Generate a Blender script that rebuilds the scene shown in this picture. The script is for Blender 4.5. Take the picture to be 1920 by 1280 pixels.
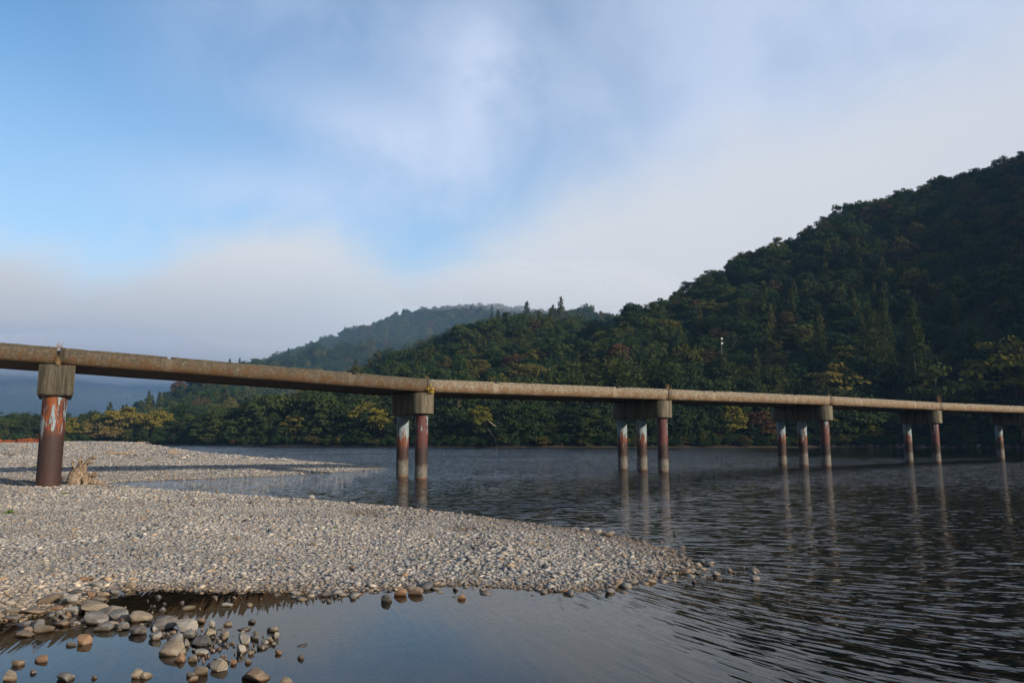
import bpy, bmesh, math, random
import numpy as np
from mathutils import Vector, Matrix, Euler

# ------------------------------------------------------------------ start, camera
for o in list(bpy.data.objects):
    bpy.data.objects.remove(o)
scene = bpy.context.scene
COL = scene.collection
rng = np.random.default_rng(7)
random.seed(7)

FPX = 1367.0                                   # focal length in photo pixels (1920 wide)
PITCH = math.atan(178.0 / FPX)
EYE = 2.0                                      # eye height over the water
cam_data = bpy.data.cameras.new('camera')
cam_data.sensor_width = 36.0
cam_data.lens = 36.0 * FPX / 1920.0
cam_data.clip_start = 0.1
cam_data.clip_end = 20000
camera = bpy.data.objects.new('camera', cam_data)
COL.objects.link(camera)
camera.location = (0, 0, EYE)
camera.rotation_euler = (math.pi / 2 + PITCH, 0, 0)
scene.camera = camera

# ------------------------------------------------------------------ light, sky
SUN_AZ = math.radians(127)                     # from +Y towards +X: behind the camera, to the right
SUN_EL = math.radians(16.5)
SKY_STRENGTH = 0.132
CLOUD_GAIN = 0.78
sun_data = bpy.data.lights.new('sun', 'SUN')
sun_data.energy = 4.6
sun_data.angle = math.radians(1.8)
sun_data.color = (1.0, 0.87, 0.71)
sun = bpy.data.objects.new('sun', sun_data)
COL.objects.link(sun)
sd = Vector((math.sin(SUN_AZ) * math.cos(SUN_EL), math.cos(SUN_AZ) * math.cos(SUN_EL), math.sin(SUN_EL)))
sun.rotation_euler = sd.to_track_quat('Z', 'Y').to_euler()
sun.location = sd * 50

scene.view_settings.view_transform = 'Standard'
scene.view_settings.look = 'None'
scene.view_settings.exposure = 0.5
scene.view_settings.gamma = 1.0
scene.view_settings.use_curve_mapping = False
scene.render.engine = 'CYCLES'
scene.cycles.max_bounces = 6
scene.cycles.diffuse_bounces = 3
scene.cycles.glossy_bounces = 3
scene.cycles.transmission_bounces = 2
scene.cycles.volume_bounces = 1
scene.cycles.transparent_max_bounces = 8
scene.cycles.use_denoising = True
scene.cycles.caustics_reflective = False
scene.cycles.caustics_refractive = False


# ---- pixel geometry helpers (used to lay points of the place out on the ground)
_F = np.array([0, math.cos(PITCH), math.sin(PITCH)])
_U = np.array([0, -math.sin(PITCH), math.cos(PITCH)])
_R = np.array([1.0, 0, 0])
def ray(x, y):
    return _F + (x - 960) / FPX * _R + (640 - y) / FPX * _U
def ground(x, y, z=0.0):
    d = ray(x, y)
    return np.array([0, 0, EYE]) + (z - EYE) / d[2] * d
def azel(x, y):
    d = ray(x, y); d = d / np.linalg.norm(d)
    return math.atan2(d[0], d[1]), math.asin(d[2])


class NT:
    """tiny node-tree helper"""
    def __init__(s, tree):
        s.t = tree
    def n(s, kind, props=None, **ins):
        nd = s.t.nodes.new(kind)
        for k, v in (props or {}).items():
            setattr(nd, k, v)
        for k, v in ins.items():
            key = int(k[1:]) if k[0] == 'i' and k[1:].isdigit() else k.replace('_', ' ')
            s.set(nd.inputs[key], v)
        return nd
    def set(s, sock, v):
        if isinstance(v, bpy.types.NodeSocket):
            s.t.links.new(v, sock)
        else:
            if isinstance(v, (tuple, list)) and sock.type == 'RGBA' and len(v) == 3:
                v = (*v, 1)
            sock.default_value = v
    def m(s, op, a, b=0.0, c=None, clamp=False):
        nd = s.t.nodes.new('ShaderNodeMath'); nd.operation = op; nd.use_clamp = clamp
        s.set(nd.inputs[0], a); s.set(nd.inputs[1], b)
        if c is not None: s.set(nd.inputs[2], c)
        return nd.outputs[0]
    def ss(s, x, lo, hi, a=0.0, b=1.0):
        nd = s.t.nodes.new('ShaderNodeMapRange'); nd.interpolation_type = 'SMOOTHSTEP'
        s.set(nd.inputs[0], x); s.set(nd.inputs[1], lo); s.set(nd.inputs[2], hi)
        s.set(nd.inputs[3], a); s.set(nd.inputs[4], b)
        return nd.outputs[0]
    def mix(s, f, a, b, blend='MIX'):
        nd = s.t.nodes.new('ShaderNodeMix'); nd.data_type = 'RGBA'; nd.blend_type = blend
        s.set(nd.inputs[0], f); s.set(nd.inputs[6], a); s.set(nd.inputs[7], b)
        return nd.outputs[2]
    def noise(s, vec, scale, detail=3.0, rough=0.55, dist=0.0):
        nd = s.t.nodes.new('ShaderNodeTexNoise')
        if vec is not None: s.set(nd.inputs['Vector'], vec)
        nd.inputs['Scale'].default_value = scale; nd.inputs['Detail'].default_value = detail
        nd.inputs['Roughness'].default_value = rough; nd.inputs['Distortion'].default_value = dist
        return nd.outputs[0]
    def scale(s, vec, sc):
        nd = s.t.nodes.new('ShaderNodeVectorMath'); nd.operation = 'MULTIPLY'
        s.set(nd.inputs[0], vec); nd.inputs[1].default_value = sc
        return nd.outputs[0]
    def add(s, a, b):
        nd = s.t.nodes.new('ShaderNodeVectorMath'); nd.operation = 'ADD'
        s.set(nd.inputs[0], a); s.set(nd.inputs[1], b)
        return nd.outputs[0]
    def xyz(s, v):
        nd = s.t.nodes.new('ShaderNodeSeparateXYZ'); s.set(nd.inputs[0], v)
        return nd.outputs
    def vec(s, x, y, z):
        nd = s.t.nodes.new('ShaderNodeCombineXYZ')
        s.set(nd.inputs[0], x); s.set(nd.inputs[1], y); s.set(nd.inputs[2], z)
        return nd.outputs[0]
    def ramp(s, f, stops):
        nd = s.t.nodes.new('ShaderNodeValToRGB'); s.set(nd.inputs[0], f)
        el = nd.color_ramp.elements
        while len(el) < len(stops): el.new(0.5)
        for e, (p, c) in zip(el, stops):
            e.position = p; e.color = (*c, 1)
        return nd.outputs[0]
    def curve(s, x, pts, lo, hi):
        """float curve through (x, y) points; x range lo..hi mapped to 0..1, y must be 0..1"""
        t = s.m('DIVIDE', s.m('SUBTRACT', x, lo), hi - lo, clamp=True)
        nd = s.t.nodes.new('ShaderNodeFloatCurve'); s.set(nd.inputs['Value'], t)
        c = nd.mapping.curves[0]
        pts = [((px - lo) / (hi - lo), py) for px, py in pts]
        while len(c.points) < len(pts): c.points.new(0.5, 0.5)
        for p, (px, py) in zip(c.points, pts):
            p.location = (px, py); p.handle_type = 'AUTO'
        nd.mapping.update()
        return nd.outputs[0]


# ---- world: physical sky with a bank of low morning cloud
world = bpy.data.worlds.new('World')
scene.world = world
world.use_nodes = True
wt = world.node_tree
wt.nodes.clear()
W = NT(wt)
sky = W.n('ShaderNodeTexSky', dict(sky_type='NISHITA', sun_disc=False))
sky.sun_elevation = SUN_EL
sky.sun_rotation = SUN_AZ
sky.altitude = 0; sky.air_density = 1.0; sky.dust_density = 0.6; sky.ozone_density = 1.6
dirv = W.n('ShaderNodeTexCoord').outputs['Generated']
sx, sy, sz = W.xyz(dirv)
n_big = W.noise(dirv, 3.2, 5, 0.5, 0.3)
n_mid = W.noise(W.add(dirv, (3.1, 1.7, 0.4)), 7.0, 7, 0.58, 0.25)
n_soft = W.noise(W.add(dirv, (5.1, 8.7, 2.4)), 2.0, 3, 0.5, 0.0)
az = W.m('ARCTAN2', sx, sy)
el = W.m('ARCSINE', sz)
edge = [(0, 455), (130, 480), (240, 475), (400, 420), (560, 400), (700, 440), (900, 428), (1050, 360), (1200, 285),
        (1350, 225), (1500, 180), (1700, 110), (1900, 30)]
pts = [(-math.pi, .42), (-2.0, .30)] + [azel(*e) for e in edge] + [(1.1, .55), (2.0, .50), (math.pi, .42)]
edge_el = W.curve(az, pts, -math.pi, math.pi)
warp = W.m('MULTIPLY', W.m('SUBTRACT', n_mid, 0.5), 0.10)
warp2 = W.m('MULTIPLY', W.m('SUBTRACT', n_big, 0.5), 0.12)
right = W.ss(az, -0.15, 0.5)
below = W.m('ADD', W.m('ADD', W.m('SUBTRACT', edge_el, el), W.m('MULTIPLY', right, 0.05)), W.m('ADD', warp, warp2))
bank = W.ss(below, -0.025, W.m('MULTIPLY_ADD', right, 0.10, 0.06))
# thin lavender veils above the bank
def blob(px, py, rx, ry, k):
    a0, e0 = azel(px, py)
    dx = W.m('DIVIDE', W.m('SUBTRACT', W.m('ADD', az, warp2), a0), rx)
    dy = W.m('DIVIDE', W.m('SUBTRACT', W.m('ADD', el, warp), e0), ry)
    q = W.m('ADD', W.m('MULTIPLY', dx, dx), W.m('MULTIPLY', dy, dy))
    return W.m('MULTIPLY', W.m('EXPONENT', W.m('MULTIPLY', q, -1.0)), k)
veil = None
for b in [(930, 140, .10, .10, .75), (690, 240, .13, .06, .62), (520, 370, .15, .04, .55), (830, 330, .12, .06, .5),
          (420, 60, .12, .10, .22), (690, 10, .22, .09, .38), (1330, 60, .20, .10, .55), (1780, 60, .25, .15, .6), (1180, 200, .10, .06, .35)]:
    v = blob(*b)
    veil = v if veil is None else W.m('ADD', veil, v)
veil = W.m('MULTIPLY', veil, W.ss(n_mid, 0.25, 0.62, 0.55, 1.0), clamp=True)
thin_all = W.m('ADD', W.ss(n_soft, 0.45, 0.8, 0.0, 0.08), W.m('MULTIPLY', W.ss(az, -0.25, 0.35), W.ss(n_mid, 0.3, 0.6, 0.62, 0.76)))
veil = W.m('MAXIMUM', veil, thin_all)
bank_col = W.mix(W.ss(below, 0.05, 0.42), (0.625, 0.66, 0.705), (0.48, 0.51, 0.58))
bank_col = W.mix(W.m('MULTIPLY', right, W.ss(el, 0.1, 0.42)), bank_col, (0.58, 0.62, 0.69))
bank_col = W.mix(W.m('MULTIPLY', W.ss(n_soft, 0.4, 0.65), 0.35), bank_col, (0.67, 0.685, 0.71))
lowdark = W.m('MULTIPLY', W.ss(el, 0.26, 0.08), W.ss(az, 0.10, -0.45))
bank_col = W.mix(W.m('MULTIPLY', lowdark, 0.85), bank_col, (0.33, 0.355, 0.41))
sky_raw = W.n('ShaderNodeHueSaturation', Color=sky.outputs[0], Saturation=1.22, Value=1.0).outputs[0]
g = CLOUD_GAIN / SKY_STRENGTH
pale = W.n('ShaderNodeVectorMath', dict(operation='SCALE'), i0=W.mix(0.0, (0.44, 0.61, 0.81), (0, 0, 0)), Scale=g).outputs[0]
skyc = W.mix(W.ss(el, 0.50, 0.2, 0.0, 0.5), sky_raw, pale)
gain = W.n('ShaderNodeVectorMath', dict(operation='SCALE'), i0=bank_col, Scale=g).outputs[0]
veil_col = W.n('ShaderNodeVectorMath', dict(operation='SCALE'), i0=W.mix(0.0, (0.60, 0.69, 0.87), (0, 0, 0)), Scale=g).outputs[0]
c1 = W.mix(veil, skyc, veil_col)
c2 = W.mix(bank, c1, gain)
bg = W.n('ShaderNodeBackground', Color=c2, Strength=SKY_STRENGTH)
wo = W.n('ShaderNodeOutputWorld')
wt.links.new(bg.outputs[0], wo.inputs[0])
world.cycles.sampling_method = 'MANUAL'
world.cycles.sample_map_resolution = 512


# ------------------------------------------------------------------ helpers
def tag(o, label=None, cat=None, group=None, kind=None):
    if label: o['label'] = label
    if cat: o['category'] = cat
    if group: o['group'] = group
    if kind: o['kind'] = kind
    return o

def mesh_obj(name, verts, faces, mat=None, parent=None, smooth=False, link=True):
    me = bpy.data.meshes.new(name)
    if isinstance(verts, np.ndarray) and isinstance(faces, np.ndarray):
        nv, nf, k = len(verts), len(faces), faces.shape[1]
        me.vertices.add(nv); me.vertices.foreach_set('co', np.ascontiguousarray(verts, np.float32).ravel())
        me.loops.add(nf * k); me.loops.foreach_set('vertex_index', np.ascontiguousarray(faces, np.int32).ravel())
        me.polygons.add(nf)
        me.polygons.foreach_set('loop_start', np.arange(0, nf * k, k, dtype=np.int32))
        me.update(calc_edges=True); me.validate()
    else:
        me.from_pydata([tuple(v) for v in verts], [], [tuple(f) for f in faces]); me.update()
    if smooth:
        me.polygons.foreach_set('use_smooth', np.ones(len(me.polygons), bool))
    if mat: me.materials.append(mat)
    o = bpy.data.objects.new(name, me)
    if link: COL.objects.link(o)
    if parent: o.parent = parent
    return o

def empty(name, loc=(0, 0, 0), rz=0.0):
    o = bpy.data.objects.new(name, None)
    o.empty_display_size = 0.2
    COL.objects.link(o); o.location = loc; o.rotation_euler = (0, 0, rz)
    return o

def new_mat(name):
    m = bpy.data.materials.new(name); m.use_nodes = True
    m.node_tree.nodes.clear()
    T = NT(m.node_tree)
    out = T.n('ShaderNodeOutputMaterial')
    return m, T, out

def finish(T, out, color, rough=0.85, bump=None, bump_d=0.01, spec=0.3, strength=1.0):
    b = T.n('ShaderNodeBsdfPrincipled', Base_Color=color, Roughness=rough)
    b.inputs['Specular IOR Level'].default_value = spec
    if bump is not None:
        bn = T.n('ShaderNodeBump', Height=bump, Distance=bump_d, Strength=strength)
        T.t.links.new(bn.outputs[0], b.inputs['Normal'])
    T.t.links.new(b.outputs[0], out.inputs[0])
    return b

def vnoise(x, y, seed=0):
    """smooth value noise, vectorised, range -1..1"""
    xi = np.floor(x).astype(np.int64); yi = np.floor(y).astype(np.int64)
    xf = x - xi; yf = y - yi
    def h(a, b):
        n = (a * 374761393 + b * 668265263 + seed * 1274126177) & 0xffffffff
        n = ((n ^ (n >> 13)) * 1274126177) & 0xffffffff
        return ((n ^ (n >> 16)) & 0xffff) / 32767.5 - 1.0
    u = xf * xf * (3 - 2 * xf); v = yf * yf * (3 - 2 * yf)
    a = h(xi, yi) * (1 - u) + h(xi + 1, yi) * u
    b = h(xi, yi + 1) * (1 - u) + h(xi + 1, yi + 1) * u
    return a * (1 - v) + b * v

def fbm(x, y, seed=0, oct=4):
    s = 0; a = 1.0
    for i in range(oct):
        s = s + a * vnoise(x * 2 ** i, y * 2 ** i, seed + i); a *= 0.5
    return s

def sdist(poly, x, y):
    """signed distance to polygon, positive inside"""
    P = np.asarray(poly); n = len(P)
    d = np.full(x.shape, 1e18); inside = np.zeros(x.shape, bool)
    for i in range(n):
        ax, ay = P[i]; bx, by = P[(i + 1) % n]
        ex, ey = bx - ax, by - ay
        t = np.clip(((x - ax) * ex + (y - ay) * ey) / (ex * ex + ey * ey + 1e-12), 0, 1)
        d = np.minimum(d, (x - ax - t * ex) ** 2 + (y - ay - t * ey) ** 2)
        c = ((ay > y) != (by > y)) & (x < (bx - ax) * (y - ay) / ((by - ay) if by != ay else 1e-12) + ax)
        inside ^= c
    d = np.sqrt(d)
    return np.where(inside, d, -d)

def sstep(x, a, b):
    t = np.clip((x - a) / (b - a), 0, 1)
    return t * t * (3 - 2 * t)

# ------------------------------------------------------------------ ground heights
bar_px_far = [(1318, 1064), (1285, 1048), (1250, 1031), (1190, 1012), (1130, 1000), (1000, 981), (860, 963), (700, 946),
              (600, 937), (500, 930.5), (400, 924.5), (300, 918.5), (235, 914), (178, 909),
              (240, 903), (400, 897), (560, 890), (640, 885), (690, 881), (728, 877.5),
              (690, 872), (600, 866), (480, 857), (400, 850.5), (330, 845), (270, 840.5), (235, 837.5)]
bar_px_near = [(-300, 1215), (-100, 1185), (0, 1166), (60, 1156), (120, 1146), (180, 1124), (212, 1110), (300, 1105),
               (400, 1110), (480, 1109), (560, 1112), (640, 1111), (740, 1106), (830, 1097), (900, 1099), (980, 1104),
               (1060, 1111), (1120, 1106), (1180, 1091), (1230, 1079), (1290, 1074)]
BAR = [tuple(ground(*p)[:2]) for p in bar_px_far] + [(-105, 158), (-140, 172), (-400, 200), (-400, 30), (-60, 9)] + \
      [tuple(ground(*p)[:2]) for p in bar_px_near]
BACK = [(-60, 4.2), (-8, 4.0), (-2, 3.6), (3, 2.4), (9, 0.5), (16, -5), (30, -18), (70, -60), (70, -900), (-900, -900), (-900, 4.2)]
SHORE = [(-900, 330), (-400, 255), (-200, 215), (-140, 196), (-104, 190), (-88, 182), (-60, 165), (-36, 154), (-15, 144), (0, 139),
         (20, 136), (40, 137), (60, 139), (80, 138), (98, 133), (101, 115), (95, 101), (98, 84), (125, 55), (200, 10), (420, -90), (900, -250)]
FAR = SHORE + [(6000, -250), (6000, 6000), (-6000, 6000), (-6000, 330)]

def ground_z(x, y):
    d1 = sdist(BAR, x, y); d2 = sdist(BACK, x, y); d3 = sdist(FAR, x, y)
    n1 = fbm(x * 0.5, y * 0.5, 3, 3)
    land1 = 0.19 * (1 - np.exp(-np.maximum(d1, 0) * 0.20)) + 0.05 * n1 * np.clip(d1 * 0.5, 0, 1)
    land1 = land1 + 0.95 * sstep(y, 55, 120) * sstep(-x, 25, 75) + 0.25 * np.exp(-((x + 17.2) ** 2 + (y - 27.3) ** 2) / 16) * 0.3
    land2 = 0.35 * (1 - np.exp(-np.maximum(d2, 0) * 0.4))
    land3 = 1.3 * (1 - np.exp(-np.maximum(d3, 0) * 0.35)) + 0.3 * fbm(x * 0.2, y * 0.2, 9, 3) * np.clip(d3 * .2, 0, 1)
    out = np.minimum(np.minimum(-d1, -d2), -d3)            # distance to the nearest land
    pool = sstep(2.0 - x, 0, 4) * sstep(12.5 - y, 0, 1.5)
    slope = 0.16 * (1 - pool) + 0.05 * pool
    tip = np.exp(-((x - 3.0) ** 2 / 3.0 + (y - 11.0) ** 2 / 2.0))
    slope = slope * (1 - .78 * tip)
    bed = -np.minimum(slope * out, 2.6 - 2.47 * pool) - 0.015
    bed = bed + 0.035 * n1 * np.clip(out, 0, 1)
    # the low rocky spit in the near left corner
    a = np.array(ground(20, 1166)[:2]); b = np.array(ground(520, 1200)[:2]); e = b - a
    t = np.clip(((x - a[0]) * e[0] + (y - a[1]) * e[1]) / (e @ e), 0, 1)
    ds = np.hypot(x - a[0] - t * e[0], y - a[1] - t * e[1])
    bed = np.maximum(bed, -0.02 - 0.16 * np.maximum(ds - 0.25, 0) - 0.3 * pool * 0 - 0.5 * (1 - pool))
    z = np.where(d1 > 0, land1, np.where(d2 > 0, land2, np.where(d3 > 0, land3, bed)))
    return z

def gz(x, y):
    return float(ground_z(np.array([float(x)]), np.array([float(y)]))[0])

def polar_grid(r0, r1, nr, a0, a1, na, extra=0):
    """fan of points round the camera: fine in front, coarse behind"""
    r = np.exp(np.linspace(math.log(r0), math.log(r1), nr))
    a = np.linspace(a0, a1, na)
    if extra:
        a = np.concatenate([a, np.linspace(a1, a0 + 2 * math.pi, extra + 2)[1:]])
    A, Rr = np.meshgrid(a, r)
    i = np.arange(len(r) - 1)[:, None] * len(a) + np.arange(len(a) - 1)[None, :]
    i = i.ravel(); w = len(a)
    faces = np.stack([i, i + 1, i + w + 1, i + w], 1)
    return (Rr * np.sin(A)).ravel(), (Rr * np.cos(A)).ravel(), faces

# ------------------------------------------------------------------ materials: ground, gravel, water
def gravel_ground_mat():
    m, T, out = new_mat('gravel_ground')
    P = T.n('ShaderNodeNewGeometry').outputs['Position']
    x, y, z = T.xyz(P)
    v = T.n('ShaderNodeTexVoronoi', dict(feature='F1'), Vector=P, Scale=11.0)
    v2 = T.n('ShaderNodeTexVoronoi', dict(feature='F1'), Vector=P, Scale=4.5)
    rc = T.xyz(v.outputs['Color'])[0]
    col = T.ramp(rc, [(0.0, (.15, .145, .14)), (.3, (.27, .255, .235)), (.6, (.35, .33, .295)), (.85, (.40, .37, .325)), (1.0, (.40, .32, .23))])
    big = T.noise(P, 0.35, 4, 0.6)
    col = T.mix(T.ss(big, 0.35, 0.7, 0.0, 0.35), col, (.24, .21, .17))
    # brown algae film under water, painted darker with depth for light the water absorbs
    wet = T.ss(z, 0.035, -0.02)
    alg_depth = T.mix(rc, (.012, .008, .004), (.040, .024, .010))
    alg_depth = T.mix(T.ss(z, -0.30, -0.10), alg_depth, T.mix(rc, (.075, .050, .025), (.23, .155, .085)))
    col = T.mix(wet, col, alg_depth)
    # far bank earth with dry grass
    land = T.ss(y, 125, 132)
    earth = T.mix(T.ss(T.noise(P, 0.5, 5, 0.65), 0.4, 0.62), (.022, .021, .012), (.058, .044, .025))
    col = T.mix(T.m('MULTIPLY', land, T.m('SUBTRACT', 1.0, wet)), col, earth)
    h = T.m('ADD', T.m('MULTIPLY', v.outputs['Distance'], -1.0), T.m('MULTIPLY', v2.outputs['Distance'], -0.8))
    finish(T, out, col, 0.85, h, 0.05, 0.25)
    return m

def pebble_mat():
    m, T, out = new_mat('pebbles')
    P = T.n('ShaderNodeNewGeometry').outputs['Position']
    z = T.xyz(P)[2]
    c = T.n('ShaderNodeAttribute', dict(attribute_name='tint')).outputs['Color']
    n = T.noise(P, 60, 3, 0.6)
    col = T.mix(0.55, c, T.mix(n, (.10, .095, .09), (.42, .40, .37)), 'OVERLAY')
    wet = T.ss(T.m('ADD', z, T.m('MULTIPLY', T.noise(P, 1.2, 3), .04)), 0.065, 0.015)
    col = T.mix(T.m('MULTIPLY', wet, 0.85), col, T.mix(1.0, col, (.52, .35, .18), 'MULTIPLY'))
    finish(T, out, col, T.m('MULTIPLY_ADD', wet, -0.45, 0.8), n, 0.004, 0.35)
    return m

SLOPE = (0.80, 0.45, 0.50, 0.50)              # strength of the ripples, cat's-paws, swell and cross ripples
def water_mat():
    m, T, out = new_mat('river_water')
    P = T.n('ShaderNodeNewGeometry').outputs['Position']
    x, y, z = T.xyz(P)
    rip = T.n('ShaderNodeAttribute', dict(attribute_name='ripple')).outputs['Fac']
    # crests swing round the tip of the bar
    gx = T.m('MULTIPLY', T.m('LOGARITHM', T.m('ADD', 1.0, T.m('EXPONENT', T.m('MINIMUM', T.m('DIVIDE', T.m('SUBTRACT', x, 1.7), -1.3), 40.0))), math.e), -3.2 * 1.3)
    fy = T.m('EXPONENT', T.m('MULTIPLY', T.m('MAXIMUM', T.m('SUBTRACT', y, 11.0), 0.0), -0.5))
    v = T.m('ADD', y, T.m('MULTIPLY', gx, fy))
    v = T.m('ADD', v, T.m('MULTIPLY', x, 0.12))
    # wave slope along the travel direction, straight from stretched noise (no pixel-size filtering as a bump would do)
    n1 = T.noise(T.vec(T.m('MULTIPLY', x, 2.3), T.m('MULTIPLY', v, 10.0), 0.0), 1.0, 2.0, 0.5, 0.35)
    n2 = T.noise(T.vec(T.m('MULTIPLY', x, 5.5), T.m('MULTIPLY', v, 22.0), 4.0), 1.0, 2.0, 0.5, 0.25)
    n3 = T.noise(T.vec(T.m('MULTIPLY', x, 0.8), T.m('MULTIPLY', v, 3.6), 9.0), 1.0, 2.0, 0.5, 0.0)
    n4 = T.noise(T.vec(T.m('MULTIPLY', x, 4.0), T.m('MULTIPLY', v, 8.0), 14.0), 1.0, 2.0, 0.5, 0.3)
    gust = T.ss(T.noise(T.vec(T.m('MULTIPLY', x, 0.06), T.m('MULTIPLY', y, 0.10), 2.0), 1.0, 3, 0.5), 0.3, 0.68, 0.6, 1.25)
    amp = T.m('MULTIPLY', rip, gust)
    def ctr(n, k): return T.m('MULTIPLY', T.m('SUBTRACT', n, 0.5), k)
    s_v = T.m('MULTIPLY', T.m('ADD', T.m('ADD', ctr(n1, SLOPE[0]), ctr(n2, SLOPE[1])), ctr(n3, SLOPE[2])), amp)
    # far off only the faces turned towards the near bank show between the crests
    s_v = T.m('ADD', s_v, T.m('MULTIPLY', T.ss(y, 20, 46, 0.0, 0.055), T.m('MINIMUM', rip, 1.0)))
    s_u = T.m('MULTIPLY', ctr(n4, SLOPE[3]), amp)
    sig = T.m('DIVIDE', 1.0, T.m('ADD', 1.0, T.m('EXPONENT', T.m('MINIMUM', T.m('DIVIDE', T.m('SUBTRACT', x, 1.7), 1.3), 40.0))))
    kx = T.m('ADD', T.m('MULTIPLY', T.m('MULTIPLY', sig, 3.2), fy), 0.12)
    kl = T.m('SQRT', T.m('ADD', 1.0, T.m('MULTIPLY', kx, kx)))
    kx = T.m('DIVIDE', kx, kl); ky = T.m('DIVIDE', 1.0, kl)
    nx = T.m('SUBTRACT', T.m('MULTIPLY', s_u, ky), T.m('MULTIPLY', s_v, kx))
    ny = T.m('SUBTRACT', T.m('MULTIPLY', s_u, T.m('MULTIPLY', kx, -1.0)), T.m('MULTIPLY', s_v, ky))
    bn = T.n('ShaderNodeVectorMath', dict(operation='NORMALIZE'), i0=T.vec(nx, ny, 1.0)).outputs[0]
    fr = T.n('ShaderNodeFresnel', IOR=1.33, Normal=bn).outputs[0]
    gl = T.n('ShaderNodeBsdfGlossy', Color=(1, 1, 1), Roughness=0.02, Normal=bn)
    tr = T.n('ShaderNodeBsdfTransparent', Color=(.66, .58, .44))
    mx = T.n('ShaderNodeMixShader', i0=fr, i1=tr.outputs[0], i2=gl.outputs[0])
    T.t.links.new(mx.outputs[0], out.inputs[0])
    return m

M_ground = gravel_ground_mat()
M_pebble = pebble_mat()
M_water = water_mat()

# ------------------------------------------------------------------ ground sheet and water
gx_, gy_, gf_ = polar_grid(2.2, 2550, 330, math.radians(-52), math.radians(52), 560, 60)
gzv = ground_z(gx_, gy_)
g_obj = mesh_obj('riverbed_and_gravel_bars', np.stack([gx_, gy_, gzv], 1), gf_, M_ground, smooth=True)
tag(g_obj, 'grey gravel ground of the river bars, bed and banks', 'ground', kind='structure')
# close the hole under the camera
c0 = [(2.2 * math.sin(a), 2.2 * math.cos(a)) for a in np.linspace(0, 2 * math.pi, 24, endpoint=False)]
hz = [gz(*p) + 0.002 for p in c0]
hub = mesh_obj('ground_under_viewer', [(p[0] * 1.03, p[1] * 1.03, z) for p, z in zip(c0, hz)] + [(0, 0, 0.3)],
               [(i, (i + 1) % 24, 24) for i in range(24)], M_ground)
tag(hub, 'gravel bank where the viewer stands', 'ground', kind='structure')

wx, wy, wf = polar_grid(1.5, 2500, 150, math.radians(-60), math.radians(60), 260, 40)
wob = mesh_obj('river_water', np.stack([wx, wy, np.zeros_like(wx)], 1), wf, M_water, smooth=True)
ripple = np.ones_like(wx)
calm = sstep(wx - 0.10 * (wy - 6), -0.4, 4.2) * 0.93 + 0.045
ripple = np.where(wy < 10.6, calm, ripple)
inlet = sstep(wx, -14, -4) * 0.6 + 0.4
ripple = np.where((wy >= 10.6) & (wy < 48), inlet, ripple)
ripple = np.where(wx < -40, 0.7, ripple)
ripple = ripple * (1 + 0.2 * sstep(wy, 12, 22) + 1.1 * sstep(wy, 24, 42)) * (1 - 0.35 * sstep(wx, 5, 14) * sstep(30 - wy, 0, 10))
ripple = ripple * (1 - 0.80 * sstep(wx - 0.25 * (wy - 50), 8, 30) * sstep(wy, 50, 80))
at = wob.data.attributes.new('ripple', 'FLOAT', 'POINT'); at.data.foreach_set('value', ripple.astype(np.float32))
tag(wob, 'dark rippled river water', 'river', kind='structure')

# ------------------------------------------------------------------ foliage materials
def leaf_mat(name, stops, gain=0.72, trans=0.22):
    m, T, out = new_mat(name)
    oi = T.n('ShaderNodeObjectInfo').outputs['Random']
    P = T.n('ShaderNodeNewGeometry').outputs['Position']
    c = T.ramp(oi, [(p, tuple(v * gain for v in q)) for p, q in stops])
    n = T.noise(P, 0.9, 3, 0.6)
    c = T.mix(1.0, c, T.ramp(n, [(0.25, (.62, .66, .62)), (.55, (1, 1, 1)), (.8, (1.35, 1.25, .95))]), 'MULTIPLY')
    d = T.n('ShaderNodeBsdfDiffuse', Color=c, Roughness=0.5)
    t = T.n('ShaderNodeBsdfTranslucent', Color=c)
    mx = T.n('ShaderNodeMixShader', i0=trans, i1=d.outputs[0], i2=t.outputs[0])
    T.t.links.new(mx.outputs[0], out.inputs[0])
    return m
GREENS = [(0.0, (.028, .056, .024)), (.3, (.040, .074, .028)), (.6, (.060, .094, .032)), (.80, (.090, .108, .032)),
          (.91, (.140, .130, .036)), (.96, (.110, .085, .038)), (1.0, (.115, .066, .036))]
M_leaf_mix = leaf_mat('leaf_mixed_forest', GREENS)
M_leaf_dark = leaf_mat('leaf_dark_green', [(0.0, (.026, .046, .022)), (.5, (.040, .062, .026)), (1.0, (.058, .078, .030))])
M_leaf_mid = leaf_mat('leaf_olive_green', [(0.0, (.040, .068, .026)), (.5, (.060, .086, .030)), (1.0, (.085, .100, .032))])
M_leaf_yellow = leaf_mat('leaf_yellow_green', [(0.0, (.140, .140, .030)), (.5, (.190, .165, .036)), (1.0, (.210, .170, .045))], 0.75)
M_leaf_tan = leaf_mat('leaf_tan_willow', [(0.0, (.170, .130, .050)), (1.0, (.210, .160, .060))], 0.95)
M_leaf_rust = leaf_mat('leaf_rusty', [(0.0, (.110, .070, .036)), (1.0, (.125, .062, .036))])
M_leaf_conifer = leaf_mat('leaf_conifer', [(0.0, (.046, .064, .022)), (.6, (.070, .084, .026)), (1.0, (.100, .100, .030))])
M_red_brush = leaf_mat('leaf_red_brush', [(0.0, (.26, .075, .030)), (1.0, (.30, .095, .035))], 0.95)
M_dry_grass = leaf_mat('dry_grass', [(0.0, (.30, .19, .10)), (1.0, (.36, .24, .13))], 0.95)
M_green_weed = leaf_mat('green_weed', [(0.0, (.10, .16, .03)), (1.0, (.13, .19, .04))], 0.95)

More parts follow.
